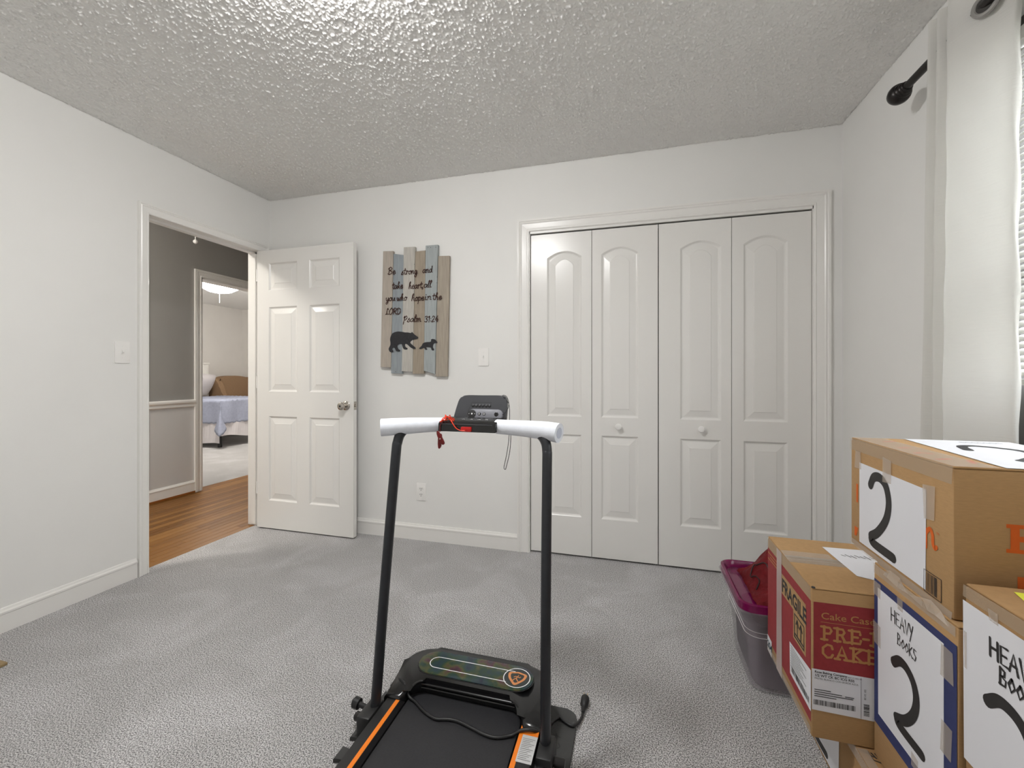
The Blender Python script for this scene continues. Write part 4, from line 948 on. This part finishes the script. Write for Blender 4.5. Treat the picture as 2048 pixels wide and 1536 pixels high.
def barcode(parent, fr, x0, x1, z0, z1, n, vert=False, lift=.0016):
    V = []; F = []; o, ux, uz = Vector(fr[0]), Vector(fr[1]), Vector(fr[2]); nrm = ux.cross(uz); rnd = random.Random(n)
    t = 0.0; L = (z1-z0) if vert else (x1-x0); st = L/n
    while t < L-st*.5:
        wd = st*rnd.choice((.25, .4, .6, .75)); a, b = t, t+wd
        q = [(x0, z0+a), (x1, z0+a), (x1, z0+b), (x0, z0+b)] if vert else [(x0+a, z0), (x0+b, z0), (x0+b, z1), (x0+a, z1)]
        k = len(V); V += [o+ux*p[0]+uz*p[1]+nrm*lift for p in q]; F.append((k, k+1, k+2, k+3)); t += st
    return flat('barcode', V, F, BLACKINK, parent)
barcode(ll, fb, -1.395, -1.270, .268, .284, 44)
bl_ = sheet('route_label', q2([(1.618, .182+.012), (1.575, .192), (1.575, .244), (1.618, .246)]), fb, PAPER, cB, .0012)
text('lettering', '204', .030, (-1.616, .209), fb, M('teal_ink', (40, 70, 84), .7, n_scale=30, n_amt=.1), bl_, .0010, lift=.0016)
ribbons('fine_print', [q2([(1.612-.022*(k % 2), .526-.010*k), (1.50, .528-.010*k)]) for k in range(3)], .0035, fb, TANINK, cB, .0010, False)
sheet('tape_strip', q2([(1.525, .192), (1.474, .192), (1.478, .576), (1.522, .576)]), fb, TAPEW, cB, .0020)
sheet('tape_strip', rect(B0, B0+.13, 1.448, 1.500), ((0, 0, BZ1), X, Y), TAPE, cB, .0009)
sheet('edge_tape', q2([(1.619, .542), (1.262, .542), (1.262, .576), (1.619, .576)]), fb, TAPEB, cB, .0014)
sheet('edge_tape', q2([(1.619, .193), (1.262, .193), (1.262, .215), (1.619, .215)]), fb, TAPE, cB, .0014)
text('lettering', 'Cake Case /', .024, (.469, .500), fn, TANINK, cB, .0002, 1.12, lift=.0011)
ribbons('rule_line', [[(.469, .492), (.80, .489)]], .0012, fn, TANINK, cB, .0011, False)
def slab_text(s, x0, z0, hgt, fr, parent):
    """bold slab-serif capitals drawn stroke by stroke"""
    T = .22
    g = {'P': (.86, [[(.22, 0), (.22, 1)], [(.22, .93), (.58, .93), (.70, .72), (.58, .50), (.22, .48)], [(.02, .04), (.42, .04)], [(.02, .96), (.3, .96)]]),
         'R': (.95, [[(.22, 0), (.22, 1)], [(.22, .93), (.58, .93), (.68, .72), (.56, .52), (.22, .5)], [(.5, .5), (.72, .06)], [(.02, .04), (.42, .04)], [(.66, .04), (.92, .04)], [(.02, .96), (.3, .96)]]),
         'E': (.88, [[(.22, 0), (.22, 1)], [(.02, .93), (.72, .93), (.74, .72)], [(.22, .5), (.58, .5)], [(.02, .07), (.74, .07), (.78, .3)]]),
         '-': (.5, [[(.06, .45), (.40, .45)]]), 'D': (.95, [[(.22, 0), (.22, 1)], [(.02, .93), (.55, .93), (.78, .65), (.78, .35), (.55, .07), (.02, .07)]]),
         'C': (.92, [[(.76, .70), (.70, .92), (.42, .97), (.14, .72), (.14, .30), (.42, .03), (.68, .08), (.78, .28)]]),
         'A': (.98, [[(.16, .06), (.46, .98), (.78, .06)], [(.27, .34), (.66, .34)], [(0, .04), (.32, .04)], [(.62, .04), (.95, .04)]]),
         'K': (.98, [[(.22, 0), (.22, 1)], [(.74, .94), (.28, .5), (.76, .06)], [(.02, .04), (.42, .04)], [(.6, .04), (.94, .04)], [(.02, .96), (.42, .96)], [(.58, .96), (.9, .96)]]),
         'S': (.8, [[(.66, .74), (.62, .93), (.36, .97), (.14, .78), (.36, .54), (.62, .40), (.62, .14), (.38, .03), (.12, .10), (.08, .3)]])}
    st = []; x = 0
    for c in s:
        for q in g[c][1]: st.append([(x0+(x+p[0])*hgt*.95, z0+p[1]*hgt) for p in q])
        x += g[c][0]
    return ribbons('lettering', st, hgt*.17, fr, TANINK, parent, .0011, False)
slab_text('PRE-D', .469, .447, .035, fn, cB); slab_text('CAKE', .469, .402, .035, fn, cB)
nl = sheet('shipping_label', [(.449, .265), (.586, .262), (.586, .368), (.449, .370)], fn, PAPER, cB, .0012)
text('lettering', 'Rose Baking Company', .0078, (.455, .3605), fn, BLACKINK, nl, .0002, lift=.0016)
text('lettering', '1/2 WT CK BC ICG RSS', .0085, (.455, .3515), fn, BLACKINK, nl, .0002, lift=.0016)
text('lettering', 'PASTEL BLANCO CON BORDE AZUL', .0058, (.455, .3445), fn, BLACKINK, nl, 0, lift=.0016)
text('lettering', 'BEST IF USED BY', .0042, (.527, .3600), fn, BLACKINK, nl, 0, lift=.0016)
ribbons('fine_print', [[(.455, .318-.0055*k), (.49+.012*((k*2) % 5), .318-.0055*k)] for k in range(4)]+[[(.522, .311), (.540, .311)]], .0020, fn, BLACKINK, nl, .0016, False)
barcode(nl, fn, .453, .545, .279, .292, 52)
barcode(nl, fn, .561, .573, .272, .302, 20, True)
ribbons('rule_line', [[(.5555, .264), (.5555, .366)]], .0008, fn, BLACKINK, nl, .0016, False)
text('lettering', 'BE102 102', .006, (.566, .312), fn, BLACKINK, nl, 0, lift=.0016, rot=math.pi/2)
tp_ = sheet('paper_sheet', [(.585, 1.560), (.592, 1.360), (.622, 1.345), (.80, 1.352), (.80, 1.565)], ((0, 0, BZ1), X, Y), PAPER, cB, .0014)
ribbons('handwriting', [[(.615+.012*k, 1.505+.006*(k % 2)), (.622+.012*k, 1.497-.005*(k % 3))] for k in range(10)], .003, ((0, 0, BZ1), X, Y), BLACKINK, tp_, .0018, False)
lathe('torn_corner', [(.005, 0), (.004, .002)], (B0+.005, BY_0+.004, BZ1-.001), Z, BLACKP, cB, 8)

# blue-framed carton (C)
C0 = .578
cC = carton('book_carton', 'blue framed carton marked HEAVY BOOKS 2 beneath the top carton', C0, .925, .968, 1.248, .1920, .662, CARD, 'y')
fc = LF_(C0)
sheet('blue_frame', q2([(1.244, .276), (.970, .276), (.970, .625), (1.244, .625)]), fc, BLUEPRINT, cC, .0006)
pC = paper(cC, fc, -1.227, -1.002, .306, .609)
hand('HEAVY', -1.172, .560, .029, .0024, fc, pC, sxx=.86)
hand('BOOKS', -1.148, .521, .025, .0024, fc, pC, sxx=.86)
def numeral2(pts, fr, parent, wd=.019, lift=.0018):
    up, leg = pts
    n = ribbons('numeral', [up, leg], wd, fr, BLACKINK, parent, lift, True)
    return n
up2 = [(1.163, .470), (1.140, .487), (1.115, .487), (1.092, .470), (1.083, .440), (1.092, .405), (1.118, .372), (1.152, .352)]
numeral2((q2(up2), q2([(1.152, .352), (1.140, .343), (1.066, .342)])), fc, pC, .0215)
tapes(cC, fc, [(-1.245, -1.215, .585, .617), (-1.245, -1.215, .47, .52), (-1.01, -.978, .545, .605), (-1.01, -.982, .40, .46), (-1.15, -1.13, .600, .625), (-1.10, -1.08, .29, .32)])
tapes(cC, fc, [(-1.246, -.97, .640, .660)], .0014)

# top carton (A)
A0, A1, AY0, AY1, AZ0, AZ1 = .583, .925, .988, 1.372, .6635, .951
cA = carton('moving_carton', 'brown carton with a large 2, topmost of the stack beside the curtain', A0, A1, AY0, AY1, AZ0, AZ1, CARD, 'y')
fa, fan = LF_(A0), ((0, AY0, 0), X, Z)
pA = paper(cA, fa, -1.326, -1.063, .682, .890)
upA = [(1.270, .846), (1.255, .868), (1.228, .873), (1.203, .858), (1.192, .822), (1.203, .780), (1.236, .740), (1.268, .718)]
numeral2((q2(upA), q2([(1.268, .718), (1.258, .705), (1.174, .702)])), fa, pA, .0225)
sheet('orange_print', rect(-1.341, -1.333, .783, .832), fa, ORINK, cA, .0008)
sheet('orange_print', [(-1.351, .692), (-1.340, .692), (-1.332, .716), (-1.350, .716)], fa, ORINK, cA, .0008)
ribbons('orange_print', [q2([(1.064, .772), (1.064, .808)]), q2([(1.064, .800), (1.052, .812), (1.044, .802), (1.043, .786), (1.038, .778), (1.033, .782)])], .0085, fa, ORINK, cA, .0008, True)
text('lettering', 'TM', .006, (-1.033, .808), fa, ORINK, cA, 0, lift=.0009)
bx = sheet('barcode_box', q2([(1.069, .680), (1.019, .680), (1.019, .724), (1.069, .724)]), fa, CARD2, cA, .0006)
barcode(bx, fa, -1.066, -1.030, .683, .721, 15, lift=.0010)
ribbons('barcode_frame', [q2([(1.069, .680), (1.019, .680), (1.019, .724), (1.069, .724)])], .0018, fa, BLACKINK, bx, .0012, False, closed=True)
# slab serif H and the print below it on the near face
H_ = [(.660, .799), (.685, .799), (.685, .806), (.679, .806), (.679, .820), (.702, .820), (.702, .806), (.696, .806), (.696, .799), (.721, .799), (.721, .806), (.715, .806), (.715, .844), (.721, .844), (.721, .851), (.696, .851), (.696, .844), (.702, .844), (.702, .830), (.679, .830), (.679, .844), (.685, .844), (.685, .851), (.660, .851), (.660, .844), (.666, .844), (.666, .806), (.660, .806)]
sheet('orange_print', H_, fan, ORINK, cA, .0008)
sheet('orange_print', rect(.676, .76, .735, .757), fan, ORINK, cA, .0008)
AT = ((0, 0, AZ1), X, Y)
tpA = sheet('paper_sheet', [(.700, 1.366), (.662, .990), (.915, .990), (.918, 1.366)], AT, PAPER, cA, .0014)
ribbons('numeral', [[(.735, 1.20), (.76, 1.26), (.80, 1.27), (.84, 1.22), (.82, 1.15), (.76, 1.09)], [(.76, 1.09), (.75, 1.07), (.86, 1.05)]], .019, AT, BLACKINK, tpA, .002, True)
ribbons('handwriting', [[(.80+.012*k, 1.335), (.806+.012*k, 1.325)] for k in range(7)], .003, AT, BLACKINK, tpA, .002, False)
ribbons('orange_print', [[(.60, 1.06), (.625, 1.07)], [(.60, 1.13), (.615, 1.14), (.628, 1.13)], [(.605, 1.20), (.63, 1.21)], [(.625, 1.30), (.65, 1.31)], [(.64, 1.03), (.65, 1.06)]], .010, AT, ORINK, cA, .0008, False)
tapes(cA, fa, [(-1.372, -.99, .917, .950)], .0014, TAPEB, 'edge_tape')
sheet('edge_tape', rect(A0, A0+.07, AY0, AY1), AT, TAPE, cA, .0010)
tapes(cA, fa, [(-1.372, -.99, .663, .680)], .0014, TAPE, 'edge_tape')
tapes(cA, fa, [(-1.345, -1.315, .875, .918), (-1.215, -1.180, .868, .925), (-1.07, -1.035, .83, .90)], .0020)
# crumpled tape tail at the lower near corner
V = []; F = []
for k in range(9):
    t = k/8; yy = 1.20-.215*t
    V += [(A0-.002-.006*abs(math.sin(k*1.7)), yy, .664+.010*math.sin(k*1.3)), (A0-.003-.012*abs(math.sin(k*1.1+.5)), yy, .652+.006*math.sin(k*2.1))]
for k in range(8): F.append((2*k, 2*k+2, 2*k+3, 2*k+1))
flat('loose_tape', V, F, TAPE, cA)

# near carton (D) on its supporting carton
D0 = .580
cD = carton('book_carton', 'carton marked HEAVY BOOKS nearest to the camera at the lower right', D0, .925, .640, .955, .30, .749, CARD2, 'y')
fd = LF_(D0)
pD = paper(cD, fd, -.956, -.735, .435, .716)
hand('HEAVY', -.897, .655, .030, .0042, fd, pD, sxx=.92)
hand('BOOKS', -.878, .622, .027, .0042, fd, pD, sxx=.92)
numeral2((q2([(.902, .575), (.878, .592), (.848, .590), (.826, .572), (.815, .540), (.826, .505), (.852, .472), (.886, .452)]), q2([(.886, .452), (.872, .443), (.80, .442)])), fd, pD, .020)
tapes(cD, fd, [(-.955, -.64, .722, .748)], .0014, TAPEB, 'edge_tape')
tapes(cD, fd, [(-.953, -.945, .60, .665), (-.90, -.88, .715, .735)], .0020)
sheet('sticky_note', [(.615, .86), (.68, .85), (.685, .93), (.635, .935)], ((0, 0, .749), X, Y), M('yellow_note', (214, 214, 60), .7, n_scale=10, n_amt=.03), cD, .0009)
carton('shipping_carton', 'plain brown carton on the carpet under the nearest HEAVY BOOKS carton', .59, .925, .645, .955, 0, .299, CARD2, 'y')

# ------------------------------------------------------------------ storage bin with lid, jacket on top
sb = thing('storage_bin', 'clear plastic storage bin with magenta lid behind the red carton', 'storage bin', (.66, 1.82, 0))
def loft(name, loops, mat, parent, close_bottom=True, close_top=False):
    V = []; F = []; m = len(loops[0])
    for lp in loops: V += lp
    for r in range(len(loops)-1):
        for k in range(m): F.append((r*m+k, r*m+(k+1) % m, (r+1)*m+(k+1) % m, (r+1)*m+k))
    if close_bottom: F.append(tuple(range(m-1, -1, -1)))
    if close_top: F.append(tuple(range((len(loops)-1)*m, len(loops)*m)))
    return raw(name, V, F, mat, parent, True, 40)
BX0b, BX1b, BYb0, BYb1 = .415, .885, 1.676, 1.968
def bl3(g, z, r=.045): return [(p[0], p[1], z) for p in rrect(BX0b-g, BX1b+g, BYb0-g, BYb1+g, r)]
loft('tub', [bl3(-.012, .001), bl3(0, .010), bl3(.012, .16), bl3(.016, .165), bl3(.022, .245), bl3(.030, .250), bl3(.036, .288), bl3(.050, .296), bl3(.052, .302), bl3(.046, .302), bl3(.040, .297), bl3(.032, .299)], CLEARP, sb)
for z_ in (.205, .222): ribbons('moulded_rib', [[(p[0], p[1]) for p in bl3(.0205, z_)]], .002, ((0, 0, z_), X, Y), PLASTIC_W, sb, 0, False, closed=True)
loft('lid', [bl3(.020, .300, .04), bl3(.020, .306, .04), bl3(.026, .306, .042), bl3(.034, .326, .045), bl3(.040, .330, .045), bl3(.046, .326, .048), bl3(.047, .302, .048), bl3(.045, .302, .047), bl3(.043, .320, .047), bl3(.036, .322, .044), bl3(.024, .303, .041)], MAGENTA, sb)
fc_ = loft('folded_clothes', [bl3(-.015, .012, .05), bl3(-.004, .05, .06), bl3(.0, .14, .06), bl3(.002, .20, .06), bl3(-.02, .225, .05)], CLOTH, None, True, True)
tag(fc_, 'mauve grey folded clothes packed inside the clear storage bin', 'clothes')
# rumpled dark red jacket on the lid
from mathutils import noise as mn
V = []; F = []; nu, nv = 56, 48
for i in range(nu+1):
    for j in range(nv+1):
        u, v = i/nu, j/nv; x = .430+.40*u; y = 1.674+.285*v
        d = min(u, 1-u, v, 1-v)*2; base = min(1, d*3.2)**.6
        bulge = .095*math.exp(-((u-.30)**2/.045+(v-.72)**2/.06))+.03*math.exp(-((u-.6)**2/.1+(v-.4)**2/.2))
        n_ = mn.noise((x*16, y*16+x*9, .3)); n2 = mn.noise((x*38, y*22, 2.1)); rg = 1-abs(mn.noise((x*13+y*8, y*5, 4.4)))*2
        hgt = .308+base*(.022+bulge+.022*n_+.010*n2+.026*max(0, rg))
        V.append((x+.012*mn.noise((y*18, x*5, 8)), y+.012*mn.noise((x*18, y*5, 3)), max(.3075, hgt)))
for i in range(nu):
    for j in range(nv): k = i*(nv+1)+j; F.append((k, k+1, k+nv+2, k+nv+1))
jk = thing('jacket', 'crumpled dark red jacket lying on the magenta bin lid', 'jacket', (.62, 1.80, .307))
jb = raw('jacket_body', V, F, JACKET, jk, True, 80)
def jz(x, y):
    i = min(nu, max(0, round((x-.430)/.40*nu))); j = min(nv, max(0, round((y-1.674)/.285*nv))); return V[i*(nv+1)+j][2]
tube('drawstring', [(a, b, jz(a, b)+.003) for a, b in [(p.x, p.y) for p in cr([(.45, 1.76, 0), (.47, 1.80, 0), (.45, 1.84, 0), (.47, 1.86, 0), (.50, 1.82, 0), (.505, 1.76, 0)], 5)]], .002, BLACKP, jk, 6)
tube('zip', [(a, b, jz(a, b)+.003) for a, b in [(p.x, p.y) for p in cr([(.515, 1.70, 0), (.525, 1.74, 0), (.52, 1.79, 0), (.54, 1.85, 0)], 6)]], .0028, BLACKP, jk, 6)
box('zip_pull', .520, .528, 1.735, 1.757, jz(.524, 1.745)+.003, jz(.524, 1.745)+.007, CHROME, jk, .001)

# thin wooden strip at the left edge of the carpet
ws = box('wooden_strip', -2.50, -2.318, 1.035, 1.062, .001, .012, M('tan_wood', (150, 128, 92), .6, n_scale=20, n_amt=.1, stretch=(1, 8, 8)), None, .002)
tag(ws, 'thin tan wooden strip lying on the carpet at the left edge', 'wood strip')
